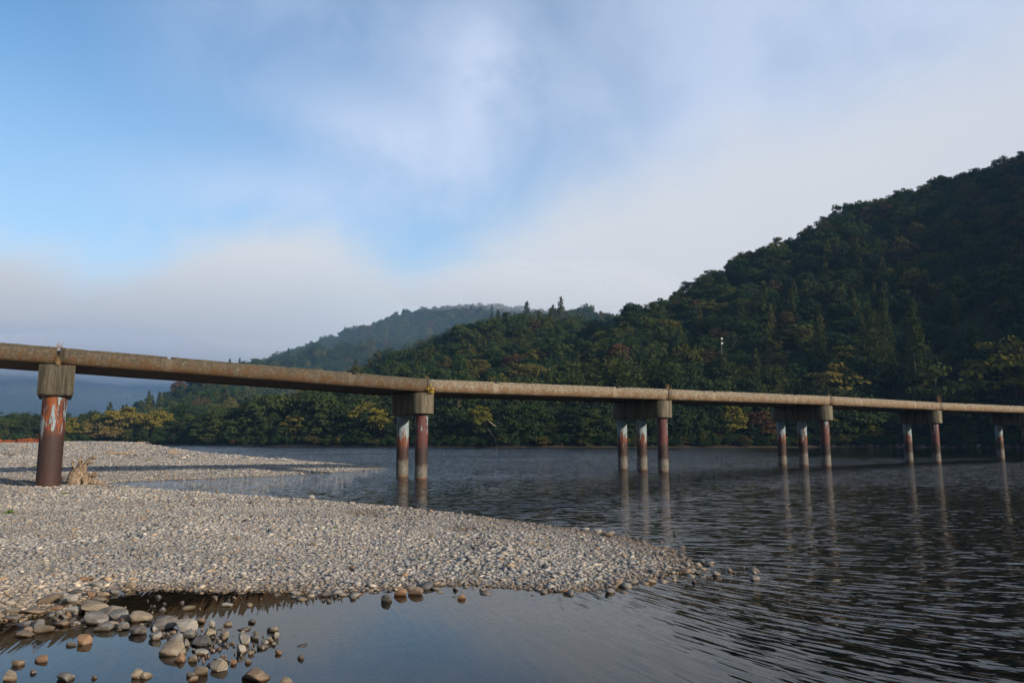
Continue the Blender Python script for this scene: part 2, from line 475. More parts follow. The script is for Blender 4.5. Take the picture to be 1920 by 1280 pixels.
def bark_mat(name, a, b):
    m, T, out = new_mat(name)
    P = T.n('ShaderNodeTexCoord').outputs['Object']
    n = T.noise(T.scale(P, (4, 4, 0.7)), 3.0, 5, 0.65)
    finish(T, out, T.mix(n, a, b), 0.9, n, 0.03)
    return m
M_bark = bark_mat('bark', (.035, .028, .020), (.12, .095, .07))
M_bark_pale = bark_mat('bark_pale', (.13, .105, .08), (.28, .23, .17))

# ------------------------------------------------------------------ tree meshes
def cards(centres, normals, size, r, aspect=0.7):
    """leaf-sized quads: centres Nx3, normals Nx3, sizes N"""
    n = len(centres)
    nn = normals + r.normal(0, 0.45, (n, 3)); nn /= np.linalg.norm(nn, axis=1)[:, None] + 1e-9
    t = r.normal(0, 1, (n, 3)); t -= (t * nn).sum(1)[:, None] * nn; t /= np.linalg.norm(t, axis=1)[:, None] + 1e-9
    b = np.cross(nn, t)
    s = size[:, None]
    P = np.stack([centres - t * s, centres + b * s * aspect * .8 + nn * s * .12, centres + t * s * 1.1, centres - b * s * aspect - nn * s * .1], 1)
    return P.reshape(-1, 3), np.arange(n * 4).reshape(n, 4)

def tube(pts, radii, sides=7):
    pts = np.asarray(pts, float); V = []; Fc = []
    for i, p in enumerate(pts):
        d = pts[min(i + 1, len(pts) - 1)] - pts[max(i - 1, 0)]; d /= np.linalg.norm(d) + 1e-9
        u = np.cross(d, [0.3, 1, 0.2]); u /= np.linalg.norm(u) + 1e-9; w = np.cross(d, u)
        for k in range(sides):
            a = 2 * math.pi * k / sides
            V.append(p + radii[i] * (math.cos(a) * u + math.sin(a) * w))
    for i in range(len(pts) - 1):
        for k in range(sides):
            Fc.append((i * sides + k, i * sides + (k + 1) % sides, (i + 1) * sides + (k + 1) % sides, (i + 1) * sides + k))
    e = (len(pts) - 1) * sides
    V.append(pts[-1]); 
    for k in range(sides): Fc.append((e + k, e + (k + 1) % sides, len(V) - 1, len(V) - 1))
    return np.array(V), [f if f[2] != f[3] else f[:3] for f in Fc]

def join(parts):
    V = []; Fc = []; o = 0
    for v, f in parts:
        V.append(np.asarray(v)); Fc += [tuple(int(i) + o for i in q) for q in f]; o += len(v)
    return np.concatenate(V), Fc

def broadleaf(seed, h=9.0, w=8.0, clumps=42, per=46, leaf=0.34, low=0.18, flat=0.6, loose=0.0):
    """crown points + trunk parts of a rounded tree of height h and crown width w"""
    r = np.random.default_rng(seed)
    C = []; Nn = []; S = []
    cz = h * (0.5 + low / 2); rz = h * (0.5 - low / 2)
    tops = []
    for i in range(clumps):
        u = r.uniform(-0.75, 1.0); a = i * 2.399 + r.uniform(-.5, .5)
        q = math.sqrt(max(0, 1 - u * u)); k = r.uniform(0.62, 0.95)
        c = np.array([q * math.cos(a) * w / 2 * k, q * math.sin(a) * w / 2 * k, cz + u * rz * k])
        rc = w * r.uniform(0.11, 0.20) * (1 - loose * 0.3)
        d = r.normal(0, 1, (per, 3)); d[:, 2] = np.abs(d[:, 2]) * 0.9 - 0.25
        d /= np.linalg.norm(d, axis=1)[:, None]
        p = c + d * np.array([1, 1, flat]) * rc * r.uniform(0.6, 1.08, (per, 1))
        C.append(p); Nn.append(d + np.array([0, 0, 0.35])); S.append(r.uniform(0.6, 1.25, per) * leaf)
        tops.append(c)
    # inner fill
    m = clumps * per // 7
    d = r.normal(0, 1, (m, 3)); d /= np.linalg.norm(d, axis=1)[:, None]
    C.append(np.array([0, 0, cz]) + d * np.array([w / 2, w / 2, rz]) * r.uniform(.3, .75, (m, 1)))
    Nn.append(d); S.append(r.uniform(.8, 1.4, m) * leaf)
    cv, cf = cards(np.concatenate(C), np.concatenate(Nn), np.concatenate(S), r)
    lean = r.uniform(-.05, .05, 2) * h
    tr = [tube([(0, 0, -.6), (lean[0] * .3, lean[1] * .3, h * .2), (lean[0], lean[1], h * .5), (lean[0], lean[1], h * .8)],
               [h * .028, h * .022, h * .015, h * .004])]
    for c in tops[::max(1, clumps // 9)]:
        tr.append(tube([(lean[0] * .5, lean[1] * .5, h * .28), (c[0] * .5, c[1] * .5, (h * .3 + c[2]) / 2), c], [h * .012, h * .008, h * .003], 5))
    return (cv, cf), join(tr)

def conifer(seed, h=18.0, w=7.0, tiers=15, per=120, leaf=0.34, bare=0.16):
    r = np.random.default_rng(seed)
    C = []; Nn = []; S = []
    for i in range(tiers):
        f = i / (tiers - 1); z = h * (bare + (1 - bare) * f)
        rad = w / 2 * (1 - f) ** 0.6 * r.uniform(.8, 1.15) + 0.35; z += r.uniform(-.5, .5) * h / tiers; dz_ = h / tiers
        nb = max(4, int(9 * (1 - f) + 3)); a0 = r.uniform(0, 6.28)
        for b in range(nb):
            a = a0 + 2 * math.pi * b / nb + r.uniform(-.25, .25); L = rad * r.uniform(.68, 1.12)
            k = max(10, int(per / nb * (0.5 + rad / w)))
            t = r.uniform(0.05, 1.0, k)
            sp = r.normal(0, .20, (k, 3)) * L * np.array([1, 1, .8]) + np.array([0, 0, r.normal(0, .3 * dz_)]) + np.stack([r.normal(0, .18, k), r.normal(0, .18, k), r.uniform(-.7, .7, k) * dz_], 1)
            p = np.stack([np.cos(a) * L * t, np.sin(a) * L * t, z + 0.05 * h / tiers * 4 * t - 0.18 * L * t * t], 1) + sp
            C.append(p); Nn.append(np.stack([np.cos(a) * np.ones(k) * .7, np.sin(a) * np.ones(k) * .7, np.ones(k) * .6], 1))
            S.append(r.uniform(.6, 1.2, k) * leaf)
    cv, cf = cards(np.concatenate(C), np.concatenate(Nn), np.concatenate(S), r, 0.55)
    tr = [tube([(0, 0, -.6), (0, 0, h * .4), (0, 0, h * .98)], [h * .018, h * .012, .03])]
    return (cv, cf), join(tr)

def bamboo(seed, h=11.0, w=7.0, stems=16, per=70, leaf=0.36):
    r = np.random.default_rng(seed)
    C = []; Nn = []; S = []; tr = []
    for i in range(stems):
        a = r.uniform(0, 6.28); q = math.sqrt(r.uniform(0, 1)) * w * .36
        bx, by = q * math.cos(a), q * math.sin(a); hh = h * r.uniform(.75, 1.05)
        da = r.uniform(0, 6.28); L = hh * r.uniform(.14, .28)
        t = np.linspace(0, 1, 6)
        line = np.stack([bx + np.cos(da) * L * t ** 3, by + np.sin(da) * L * t ** 3, hh * (t - 0.12 * t ** 4)], 1)
        tr.append(tube(line, [.055, .05, .045, .035, .02, .008], 5))
        tt = r.uniform(.3, 1.0, per) ** .8
        p = np.stack([bx + np.cos(da) * L * tt ** 3, by + np.sin(da) * L * tt ** 3, hh * (tt - 0.12 * tt ** 4)], 1)
        p += r.normal(0, .52, (per, 3)) * np.array([1, 1, .6])
        C.append(p); Nn.append(r.normal(0, .6, (per, 3)) + np.array([0, 0, .7])); S.append(r.uniform(.6, 1.2, per) * leaf)
    cv, cf = cards(np.concatenate(C), np.concatenate(Nn), np.concatenate(S), r, 0.4)
    return (cv, cf), join(tr)

def data_pair(name, made, leafm, barkm):
    (cv, cf), (tv, tf) = made
    a = mesh_obj(name + '_crown', cv, cf, leafm, link=False).data
    b = mesh_obj(name + '_trunk', tv, tf, barkm, smooth=True, link=False).data
    return a, b

# ------------------------------------------------------------------ hills
HILL_COL = [(0.0, (.020, .028, .014)), (1.0, (.055, .055, .026))]
def hill_mat():
    m, T, out = new_mat('hillside_undergrowth')
    P = T.n('ShaderNodeNewGeometry').outputs['Position']
    n = T.noise(P, 0.12, 6, 0.7)
    v = T.n('ShaderNodeTexVoronoi', dict(feature='F1'), Vector=P, Scale=0.14)
    c = T.mix(n, (.020, .034, .016), (.055, .062, .024))
    c = T.mix(T.ss(T.noise(P, 0.03, 3, .6), .58, .72, 0, .6), c, (.075, .05, .028))
    h = T.m('MULTIPLY', v.outputs['Distance'], -1.0)
    finish(T, out, c, 0.95, h, 3.0, 0.1)
    return m
M_hill = hill_mat()

class Hill:
    def __init__(s, name, label, sil, base, ridge, tree_h, seed, relief, pad_l=None):
        ae = [azel(*p) for p in sil]
        s.az = np.array([a for a, e in ae]); s.te = np.array([math.tan(e) for a, e in ae])
        s.base = base; s.ridge = ridge; s.th = tree_h; s.seed = seed; s.relief = relief
        s.name = name; s.label = label
    def S(s, a): return np.interp(a, s.base[0], s.base[1])
    def Rg(s, a): return np.interp(a, s.ridge[0], s.ridge[1])
    def z(s, a, r):
        S = s.S(a); R = s.Rg(a)
        zr = EYE + R / np.cos(a) ** 0 * np.interp(a, s.az, s.te) - s.th
        t = (r - S) / (R - S)
        up = np.clip(t, 0, 1)
        prof = up ** 0.92
        x, y = r * np.sin(a), r * np.cos(a)
        rel = s.relief * fbm(x / 55.0, y / 55.0, s.seed, 3) * np.sin(np.pi * np.clip(up, 0, 1)) ** 1.0
        zz = zr * prof + rel - zr * 0.55 * np.clip(t - 1, 0, 2)
        return np.where(t < 0, -0.5 + t * 5, np.maximum(zz, -3))
    def build(s, a0, a1, na, nr):
        a = np.linspace(a0, a1, na); t = np.linspace(-0.02, 1.7, nr)
        A, T_ = np.meshgrid(a, t)
        r = s.S(A) + T_ * (s.Rg(A) - s.S(A))
        z = s.z(A, r)
        i = (np.arange(nr - 1)[:, None] * na + np.arange(na - 1)[None, :]).ravel()
        f = np.stack([i, i + 1, i + na + 1, i + na], 1)
        o = mesh_obj(s.name, np.stack([(r * np.sin(A)).ravel(), (r * np.cos(A)).ravel(), z.ravel()], 1), f, M_hill, smooth=True)
        tag(o, s.label, 'hill', kind='structure')
        return o
D2R = math.radians
def shore_r(a):
    """distance of the far shoreline along azimuth a"""
    out = []
    for aa in np.atleast_1d(a):
        dx, dy = math.sin(aa), math.cos(aa); best = 400.0
        for (x0, y0), (x1, y1) in zip(SHORE[:-1], SHORE[1:]):
            ex, ey = x1 - x0, y1 - y0
            den = dx * ey - dy * ex
            if abs(den) < 1e-9: continue
            t = (x0 * ey - y0 * ex) / den; u = (x0 * dy - y0 * dx) / den
            if t > 0 and -1e-6 <= u <= 1 + 1e-6: best = min(best, t)
        out.append(best)
    return np.array(out)
_sa = np.linspace(D2R(-60), D2R(88), 149)
_sr = shore_r(_sa)

hillA = Hill('near_hill', 'dark steep wooded hill rising to the right across the river',
             [(900, 800), (980, 740), (1020, 690), (1060, 662), (1110, 640), (1150, 612), (1180, 578), (1230, 570), (1270, 545), (1350, 497),
              (1430, 452), (1500, 444), (1560, 398), (1650, 374), (1700, 352), (1800, 326), (1900, 294), (2000, 262)],
             # unseen past the right edge, the hill is shaped to shade the lower slope
             (_sa, _sr + 5), (np.radians([-5, 4, 10, 20, 36, 50, 65, 88]), np.array([200, 215, 240, 280, 330, 300, 240, 200])), 5.5, 11, 5.0)
hillA.az = np.concatenate([hillA.az, np.radians([44, 52, 62, 70, 77, 84])])
hillA.te = np.concatenate([hillA.te, np.array([.37, .37, .34, .25, .12, .04])])
hillB = Hill('middle_hill', 'wooded middle hill with autumn colours behind the bridge',
             [(250, 806), (340, 790), (450, 766), (560, 745), (640, 715), (690, 690), (740, 662), (800, 630), (860, 608), (930, 596), (985, 590), (1050, 578),
              (1100, 576), (1150, 588), (1250, 600), (1500, 650), (1700, 700)],
             (_sa, _sr + 6), (np.radians([-40, -20, -8, 5, 25]), np.array([330, 330, 350, 380, 420])), 7.0, 21, 5.0)
hillC = Hill('far_hill', 'hazy far wooded ridge running up into the cloud',
             [(150, 812), (240, 795), (300, 768), (340, 742), (390, 718), (480, 684), (560, 654), (620, 632), (700, 606), (760, 585),
              (800, 580), (880, 570), (960, 576), (1050, 586), (1150, 598), (1300, 620), (1500, 660), (1800, 740)],
             (np.radians([-40, -25, -10, 10, 35]), np.array([300, 285, 300, 420, 450])), (np.radians([-40, -25, -5, 35]), np.array([560, 600, 700, 760])), 5.5, 31, 10.0)
hillD = Hill('misty_mountain', 'blue misty mountain lost in low cloud at the far left',
             [(-1500, 720), (-600, 700), (-200, 690), (0, 684), (120, 680), (260, 690), (400, 700), (550, 720), (700, 760), (900, 800)],
             (np.radians([-60, 0]), np.array([900, 950])), (np.radians([-60, 0]), np.array([1600, 1650])), 0.0, 41, 7.0)
hillA.build(D2R(-4), D2R(84), 190, 90)
hillB.build(D2R(-29), D2R(24), 130, 70)
hillC.build(D2R(-31), D2R(30), 130, 80)
hillD.build(D2R(-50), D2R(-1), 160, 90)

# ------------------------------------------------------------------ forest cover (one mass per hill)
proto_col = bpy.data.collections.new('forest_tree_kinds')
def proto(name, made, leafm):
    (cv, cf), (tv, tf) = made
    v, f = join([(cv, cf), (tv, tf)])
    o = mesh_obj(name, v, f, leafm, link=False)
    o.data.materials.append(M_bark)
    mi = np.zeros(len(f), np.int32); mi[len(cf):] = 1
    o.data.polygons.foreach_set('material_index', mi)
    proto_col.objects.link(o)
    return o
kinds = []
for k in range(5):
    kinds.append(proto('forest_%02d_broadleaf' % k, broadleaf(100 + k, 9.5, [9.5, 8.0, 10.5, 7.5, 9.0][k], 36, 56, .36, [.1, .0, .15, .05, .2][k], [.6, .8, .5, .9, .7][k]), M_leaf_mix))
for k in range(5, 7):
    kinds.append(proto('forest_%02d_conifer' % k, conifer(120 + k, 12.0, 6.4, 10, 90, .50, .06), M_leaf_conifer))
kinds.append(proto('forest_07_bamboo', bamboo(140, 10, 8, 12, 60, .5), M_leaf_mid))
proto_order = sorted(o.name for o in proto_col.objects)

def scatter_group():
    ng = bpy.data.node_groups.new('forest_scatter', 'GeometryNodeTree')
    ng.interface.new_socket('Geometry', in_out='INPUT', socket_type='NodeSocketGeometry')
    ng.interface.new_socket('Geometry', in_out='OUTPUT', socket_type='NodeSocketGeometry')
    N = ng.nodes; L = ng.links
    gi = N.new('NodeGroupInput'); go = N.new('NodeGroupOutput')
    iop = N.new('GeometryNodeInstanceOnPoints'); ci = N.new('GeometryNodeCollectionInfo')
    ci.inputs['Collection'].default_value = proto_col
    ci.inputs['Separate Children'].default_value = True; ci.inputs['Reset Children'].default_value = True
    iop.inputs['Pick Instance'].default_value = True
    def attr(nm, dt):
        a = N.new('GeometryNodeInputNamedAttribute'); a.data_type = dt; a.inputs['Name'].default_value = nm
        return a.outputs['Attribute']
    L.new(gi.outputs[0], iop.inputs['Points']); L.new(ci.outputs[0], iop.inputs['Instance'])
    L.new(attr('kind_index', 'INT'), iop.inputs['Instance Index'])
    L.new(attr('turn', 'FLOAT_VECTOR'), iop.inputs['Rotation'])
    L.new(attr('size', 'FLOAT_VECTOR'), iop.inputs['Scale'])
    L.new(iop.outputs[0], go.inputs[0])
    return ng
NG = scatter_group()

def forest(name, label, pts, kind, turn, size, cat='forest'):
    me = bpy.data.meshes.new(name); me.from_pydata([tuple(p) for p in pts], [], [])
    a = me.attributes.new('kind_index', 'INT', 'POINT'); a.data.foreach_set('value', np.asarray(kind, np.int32))
    a = me.attributes.new('turn', 'FLOAT_VECTOR', 'POINT'); a.data.foreach_set('vector', np.asarray(turn, np.float32).ravel())
    a = me.attributes.new('size', 'FLOAT_VECTOR', 'POINT'); a.data.foreach_set('vector', np.asarray(size, np.float32).ravel())
    o = bpy.data.objects.new(name, me); COL.objects.link(o)
    md = o.modifiers.new('scatter', 'NODES'); md.node_group = NG
    tag(o, label, cat, kind='stuff')
    return o

def cover(hill, a0, a1, cell, tmin, tmax, smin, smax, seed, probs, conifer_mask=None):
    r = np.random.default_rng(seed)
    P = []; K = []; Tn = []; Sz = []
    rr = 100.0
    while rr < 900:
        n = max(1, int((a1 - a0) * rr / cell))
        a = a0 + (np.arange(n) + r.uniform(0, 1, n)) / n * (a1 - a0)
        ra = rr + r.uniform(-.45, .45, n) * cell
        t = (ra - hill.S(a)) / (hill.Rg(a) - hill.S(a))
        ok = (t > tmin) & (t < tmax)
        for aa, q in zip(a[ok], ra[ok]):
            z = float(hill.z(np.array([aa]), np.array([q]))[0])
            x, y = q * math.sin(aa), q * math.cos(aa)
            if z < 0.5: continue
            m = fbm(np.array([x / 40.]), np.array([y / 40.]), 77, 2)[0]
            p = np.array(probs, float)
            if m > 0.35: p[5:7] *= 8
            if (q - hill.S(aa)) / (hill.Rg(aa) - hill.S(aa)) > .72: p[5:7] *= .03
            k = r.choice(len(p), p=p / p.sum())
            s = r.uniform(smin, smax) * (1.25 if r.uniform() < .12 else 1.0)
            P.append((x, y, z - 0.6)); K.append(k); Tn.append((r.uniform(-.06, .06), r.uniform(-.06, .06), r.uniform(0, 6.28)))
            Sz.append((s * r.uniform(.85, 1.15), s * r.uniform(.85, 1.15), s * r.uniform(.85, 1.2)))
        rr += cell
    return P, K, Tn, Sz
pr = [1, 1, 1, 1, 1, .12, .12, .15]
forest('hillside_forest', 'dark mixed forest covering the near hill on the right', *cover(hillA, D2R(-2), D2R(80), 4.9, 0.05, 1.12, .50, .86, 1, pr))
forest('middle_forest', 'green and russet forest covering the middle hill', *cover(hillB, D2R(-26), D2R(14), 5.0, 0.05, 1.1, .50, .82, 2, [1, 1, 1, 1, 1, .15, .15, .05]))
forest('far_forest', 'hazy forest covering the far ridge', *cover(hillC, D2R(-29), D2R(16), 7.0, 0.0, 1.06, .6, .95, 3, [1, 1, 1, 1, 1, .2, .2, 0]))

# ------------------------------------------------------------------ bridge
def concrete_mat(name, base, lichen, amount):
    m, T, out = new_mat(name)
    P = T.n('ShaderNodeTexCoord').outputs['Object']
    x, y, z = T.xyz(P)
    rnd = T.n('ShaderNodeObjectInfo').outputs['Random']
    Q = T.add(P, T.vec(T.m('MULTIPLY', rnd, 40.0), 0.0, 0.0))
    streak = T.noise(T.scale(Q, (5.0, 1.0, 0.8)), 1.6, 4, 0.6)
    fine = T.noise(Q, 8.5, 6, 0.78)
    blotch = T.noise(Q, 2.2, 5, 0.7)
    c = T.mix(T.ss(streak, .3, .7), base, tuple(v * 1.45 for v in base))
    c = T.mix(T.ss(fine, .44, .58, 0, .7), c, tuple(v * .42 for v in base))
    c = T.mix(T.ss(fine, .44, .36, 0, .5), c, tuple(v * 1.9 for v in base))
    c = T.mix(T.ss(T.noise(T.scale(Q, (9.0, 1.0, .35)), 1.5, 3, .6), .55, .72, 0, .65), c, tuple(v * .38 for v in base))
    low = T.ss(z, -0.12, -0.5)
    lm = T.m('MULTIPLY', T.ss(T.m('ADD', T.m('ADD', blotch, T.m('MULTIPLY', fine, .75)), T.m('MULTIPLY', low, .20)), .92, 1.10), amount, clamp=True)
    lcol = T.mix(T.ss(fine, .35, .65), lichen, tuple(v * 1.9 for v in lichen))
    c = T.mix(lm, c, lcol)
    dots = T.n('ShaderNodeTexVoronoi', dict(feature='F1'), Vector=Q, Scale=9.0)
    c = T.mix(T.m('MULTIPLY', T.ss(dots.outputs['Distance'], .12, .06), T.ss(T.noise(Q, 3.0, 1), .56, .66)), c, (.52, .49, .44))
    # washed strips under the kerb gaps
    for gpos in (3.75, 11.3):
        d = T.m('ABSOLUTE', T.m('SUBTRACT', x, gpos))
        c = T.mix(T.m('MULTIPLY', T.m('MULTIPLY', T.ss(T.m('ADD', d, T.m('MULTIPLY', fine, .06)), .20, .10), .55), T.ss(z, -.60, -.56)), c, tuple(v * 1.5 for v in base))
    finish(T, out, c, 0.9, T.m('ADD', fine, blotch), 0.02, 0.2)
    return m
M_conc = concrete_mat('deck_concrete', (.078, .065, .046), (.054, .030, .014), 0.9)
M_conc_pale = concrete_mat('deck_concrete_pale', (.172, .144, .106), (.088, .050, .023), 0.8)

def cap_mat(name='pier_cap_concrete', gain=1.0):
    m, T, out = new_mat(name)
    P = T.n('ShaderNodeTexCoord').outputs['Object']
    rnd = T.n('ShaderNodeObjectInfo').outputs['Random']
    Q = T.add(P, T.vec(T.m('MULTIPLY', rnd, 40.0), 0.0, 0.0))
    st = T.noise(T.scale(Q, (6, 6, .5)), 1.3, 4, .6)
    fine = T.noise(Q, 7, 5, .75)
    c = T.mix(T.ss(st, .32, .68), (.085, .072, .050), (.215, .185, .130))
    c = T.mix(T.ss(fine, .4, .8, 0, .6), c, (.055, .048, .036))
    c = T.mix(T.ss(T.noise(T.scale(Q, (1, 1, .6)), 1.1, 3), .6, .78, 0, .55), c, (.16, .075, .025))
    c = T.mix(1.0, c, (gain, gain, gain), 'MULTIPLY')
    finish(T, out, c, 0.92, fine, 0.02, 0.2)
    return m
M_cap = cap_mat('pier_cap_concrete', 0.75)
M_cap_dark = cap_mat('pier_cap_concrete_stained', 0.45)

def column_mat(name, paint, pale_top, front=False, dark_top=None):
    """rusted steel pile: paint = share of blue-grey paint left, pale_top = top of the bleached zone"""
    m, T, out = new_mat(name)
    P = T.n('ShaderNodeTexCoord').outputs['Object']
    x, y, z = T.xyz(P)
    rnd = T.n('ShaderNodeObjectInfo').outputs['Random']
    Q = T.add(P, T.vec(0.0, 0.0, T.m('MULTIPLY', rnd, 37.0)))
    st = T.noise(T.scale(Q, (5.5, 5.5, .9)), 1.2, 5, .68, .5)
    st2 = T.noise(T.scale(Q, (9, 9, 1.2)), 1.0, 4, .65, .2)
    fine = T.noise(Q, 8, 5, .75)
    rust = T.mix(T.ss(st2, .35, .66), (.050, .018, .014), (.19, .056, .018))
    if front: rust = T.mix(T.ss(st2, .4, .8, 0, .75), (.075, .027, .024), (.135, .050, .036))
    c = T.mix(T.ss(fine, .55, .8, 0, .5), rust, (.05, .022, .018))
    pm = T.m('MULTIPLY', T.ss(T.m('ADD', st, T.m('MULTIPLY', T.ss(z, 1.35, 2.6), .20)), .70 - paint, .735 - paint), T.ss(z, 1.25, 1.6), clamp=True)
    pc = T.mix(T.ss(fine, .3, .7), (.11, .18, .225), (.24, .27, .26))
    c = T.mix(pm, c, pc)
    edge_r = T.m('MULTIPLY', T.ss(st, .60 - paint, .70 - paint), T.m('SUBTRACT', 1.0, pm))
    c = T.mix(T.m('MULTIPLY', edge_r, .5), c, (.27, .095, .03))
    # dark coat below
    zz = T.m('ADD', z, T.m('MULTIPLY', T.m('SUBTRACT', st, .5), 1.1))
    c = T.mix(T.ss(zz, (dark_top or pale_top) + 1.05, (dark_top or pale_top) + .55, 0, .92), c, T.mix(fine, (.018, .012, .011), (.040, .026, .023)))
    if pale_top > 0.2:
        zp = T.m('ADD', z, T.m('ADD', T.m('MULTIPLY', T.m('SUBTRACT', st2, .5), .5), T.m('MULTIPLY', rnd, .25)))
        c = T.mix(T.ss(zp, pale_top + .16, pale_top - .06), c, T.mix(T.ss(fine, .3, .7), (.060, .054, .045), (.150, .135, .110)))
        c = T.mix(T.ss(T.m('ADD', z, T.m('MULTIPLY', fine, .06)), .14, .05), c, (.11, .06, .035))
    else:
        c = T.mix(T.ss(zz, .75, .45, 0, .6), c, (.050, .022, .016))
    finish(T, out, c, T.m('MULTIPLY_ADD', fine, .3, .5), fine, 0.012, 0.25)
    return m
M_colA = column_mat('rusty_column_first', -.015, 0.0, False, 1.35)
M_colF = column_mat('rusty_column_maroon', -.05, .72, True)
M_colB = column_mat('rusty_column_painted', .10, .78)

PIERS = [(-30.0, 19.4), (-17.06, 27.26), (-4.36, 35.45), (8.81, 43.03), (21.63, 50.81), (34.20, 59.42), (47.0, 67.2), (59.8, 75.2), (72.6, 83.2), (85.4, 91.2), (98.2, 99.2)]
TOPZ = [5.83, 5.27, 4.73, 4.74, 4.76, 4.72, 4.72, 4.72, 4.72, 4.72, 4.72]
COLS = [1, 1, 2, 3, 3, 2, 2, 3, 3, 2, 0]
SPACE = {1: 0, 2: 2.26, 3: 1.80}
bridge = empty('bridge', (PIERS[2][0], PIERS[2][1], 0))
tag(bridge, 'long low concrete bridge without railings on rusty steel columns', 'bridge')
bl = Vector(bridge.location)
FACE = 0.62                                    # deck face stands this far out from the front columns
prof = [(.085, 0.0), (.045, -.012), (.020, -.04), (.008, -.10), (.0, -.20), (.0, -.32), (.012, -.42), (.04, -.50), (.085, -.565), (.15, -.61), (.23, -.63),
        (.25, -.60), (.36, -.585)]
WID = 4.45
KERB = 0.085
def deck_span(L):
    lower = [(t, z) for t, z in prof if z <= -KERB]
    lower = [(.010, -KERB)] + lower
    near = lower
    far = [(WID - t, z) for t, z in reversed(lower)]
    loop = near + far                           # closed ring: near edge down, soffit, far edge up, deck top closes it
    n = len(loop); xs = np.linspace(0.04, L - 0.04, 31)
    V = [(x, t + 0.004 * math.sin(x * 2.3 + t * 3), z + (0.004 * math.sin(x * 1.7) if z < -.2 else 0)) for x in xs for t, z in loop]
    Fc = []
    for i in range(len(xs) - 1):
        for k in range(n):
            k2 = (k + 1) % n
            Fc.append((i * n + k, i * n + k2, (i + 1) * n + k2, (i + 1) * n + k))
    Fc.append(tuple(range(n - 1, -1, -1))); Fc.append(tuple((len(xs) - 1) * n + k for k in range(n)))
    return V, Fc
def kerb_piece(x0, x1, far=False, chip=0):
    ring = [(.012, -KERB - .002), (.006, -.06), (.018, -.03), (.045, -.006), (.085, .003), (.22, .003), (.24, -.02), (.245, -KERB - .002)]
    n = len(ring); r = np.random.default_rng(int(x0 * 100) + chip)
    xs = np.linspace(x0, x1, max(3, int((x1 - x0) / .22)))
    V = []
    for i, x in enumerate(xs):
        dz = 0.0 if i in (0, len(xs) - 1) else (-abs(r.normal(0, .006)) - (0.022 if r.uniform() < .06 else 0))
        for t, z in ring:
            tt = WID - t if far else t
            V.append((x, tt, z + (dz if z > -.05 else 0)))
    Fc = []
    for i in range(len(xs) - 1):
        for k in range(n):
            k2 = (k + 1) % n
            Fc.append((i * n + k, i * n + k2, (i + 1) * n + k2, (i + 1) * n + k))
    Fc.append(tuple(range(n))); Fc.append(tuple((len(xs) - 1) * n + k for k in range(n)))
    return V, Fc
def fix_normals(o):
    bm = bmesh.new(); bm.from_mesh(o.data); bmesh.ops.recalc_face_normals(bm, faces=bm.faces); bm.to_mesh(o.data); bm.free()

for i in range(len(PIERS) - 1):
    a = Vector((*PIERS[i], TOPZ[i])); b = Vector((*PIERS[i + 1], TOPZ[i + 1]))
    d = b - a; L = d.length
    h = Vector((d.x, d.y, 0)).normalized(); nrm = Vector((-h.y, h.x, 0))
    V, Fc = deck_span(L)
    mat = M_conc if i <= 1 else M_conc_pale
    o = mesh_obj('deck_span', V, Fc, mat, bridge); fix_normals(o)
    for p in o.data.polygons: p.use_smooth = True
    X = d.normalized(); Y = nrm; Z = X.cross(Y)
    org = a - nrm * FACE
    o.matrix_local = Matrix.Translation(org - bl) @ Matrix((X, Y, Z)).transposed().to_4x4()
    gaps = [0.04, 3.75 - .075, 3.75 + .075, L - 3.75 - .075, L - 3.75 + .075, L - 0.04]
    for far in (False, True):
        for q in range(0, 6, 2):
            V, Fc = kerb_piece(gaps[q], gaps[q + 1], far, i)
            k = mesh_obj('kerb', V, Fc, mat, o); fix_normals(k)
            for p in k.data.polygons: p.use_smooth = len(p.vertices) == 4

def cap_mesh(L, w=1.12, h=1.02, r=.42):
    """pier cap: long beam with rounded ends, slightly chamfered foot"""
    ring = []
    for cx, s in ((L, 1), (0, -1)):
        for k in range(9):
            ang = -math.pi / 2 + math.pi * k / 8
            ring.append((cx + s * r * math.cos(ang), s * (w / 2) * math.sin(ang)))
    n = len(ring); V = []; lv = [(-h, .965), (-h + .03, 1.0), (-.03, 1.0), (0, .975)]
    cx = L / 2
    for z, sc in lv:
        for x, y in ring: V.append((cx + (x - cx) * sc, y * sc, z))
    Fc = []
    for j in range(len(lv) - 1):
        for k in range(n):
            Fc.append((j * n + k, j * n + (k + 1) % n, (j + 1) * n + (k + 1) % n, (j + 1) * n + k))
    Fc.append(tuple(range(n - 1, -1, -1))); Fc.append(tuple((len(lv) - 1) * n + k for k in range(n)))
    return V, Fc
def cap_mesh_block(L, w=1.15, h=1.12):
    ring = [(-.62, -.36), (-.48, -w / 2), (L + .48, -w / 2), (L + .62, -.36), (L + .62, .36), (L + .48, w / 2), (-.48, w / 2), (-.62, .36)]
    n = 8; V = []
    for z, sc in ((-h, .94), (-h + .06, 1.0), (-.02, 1.0), (0, .98)):
        for x, y in ring: V.append((x * sc, y * sc, z))
    Fc = []
    for j in range(3):
        for k in range(n):
            Fc.append((j * n + k, j * n + (k + 1) % n, (j + 1) * n + (k + 1) % n, (j + 1) * n + k))
    Fc.append(tuple(range(n - 1, -1, -1))); Fc.append(tuple(3 * n + k for k in range(n)))
    return V, Fc
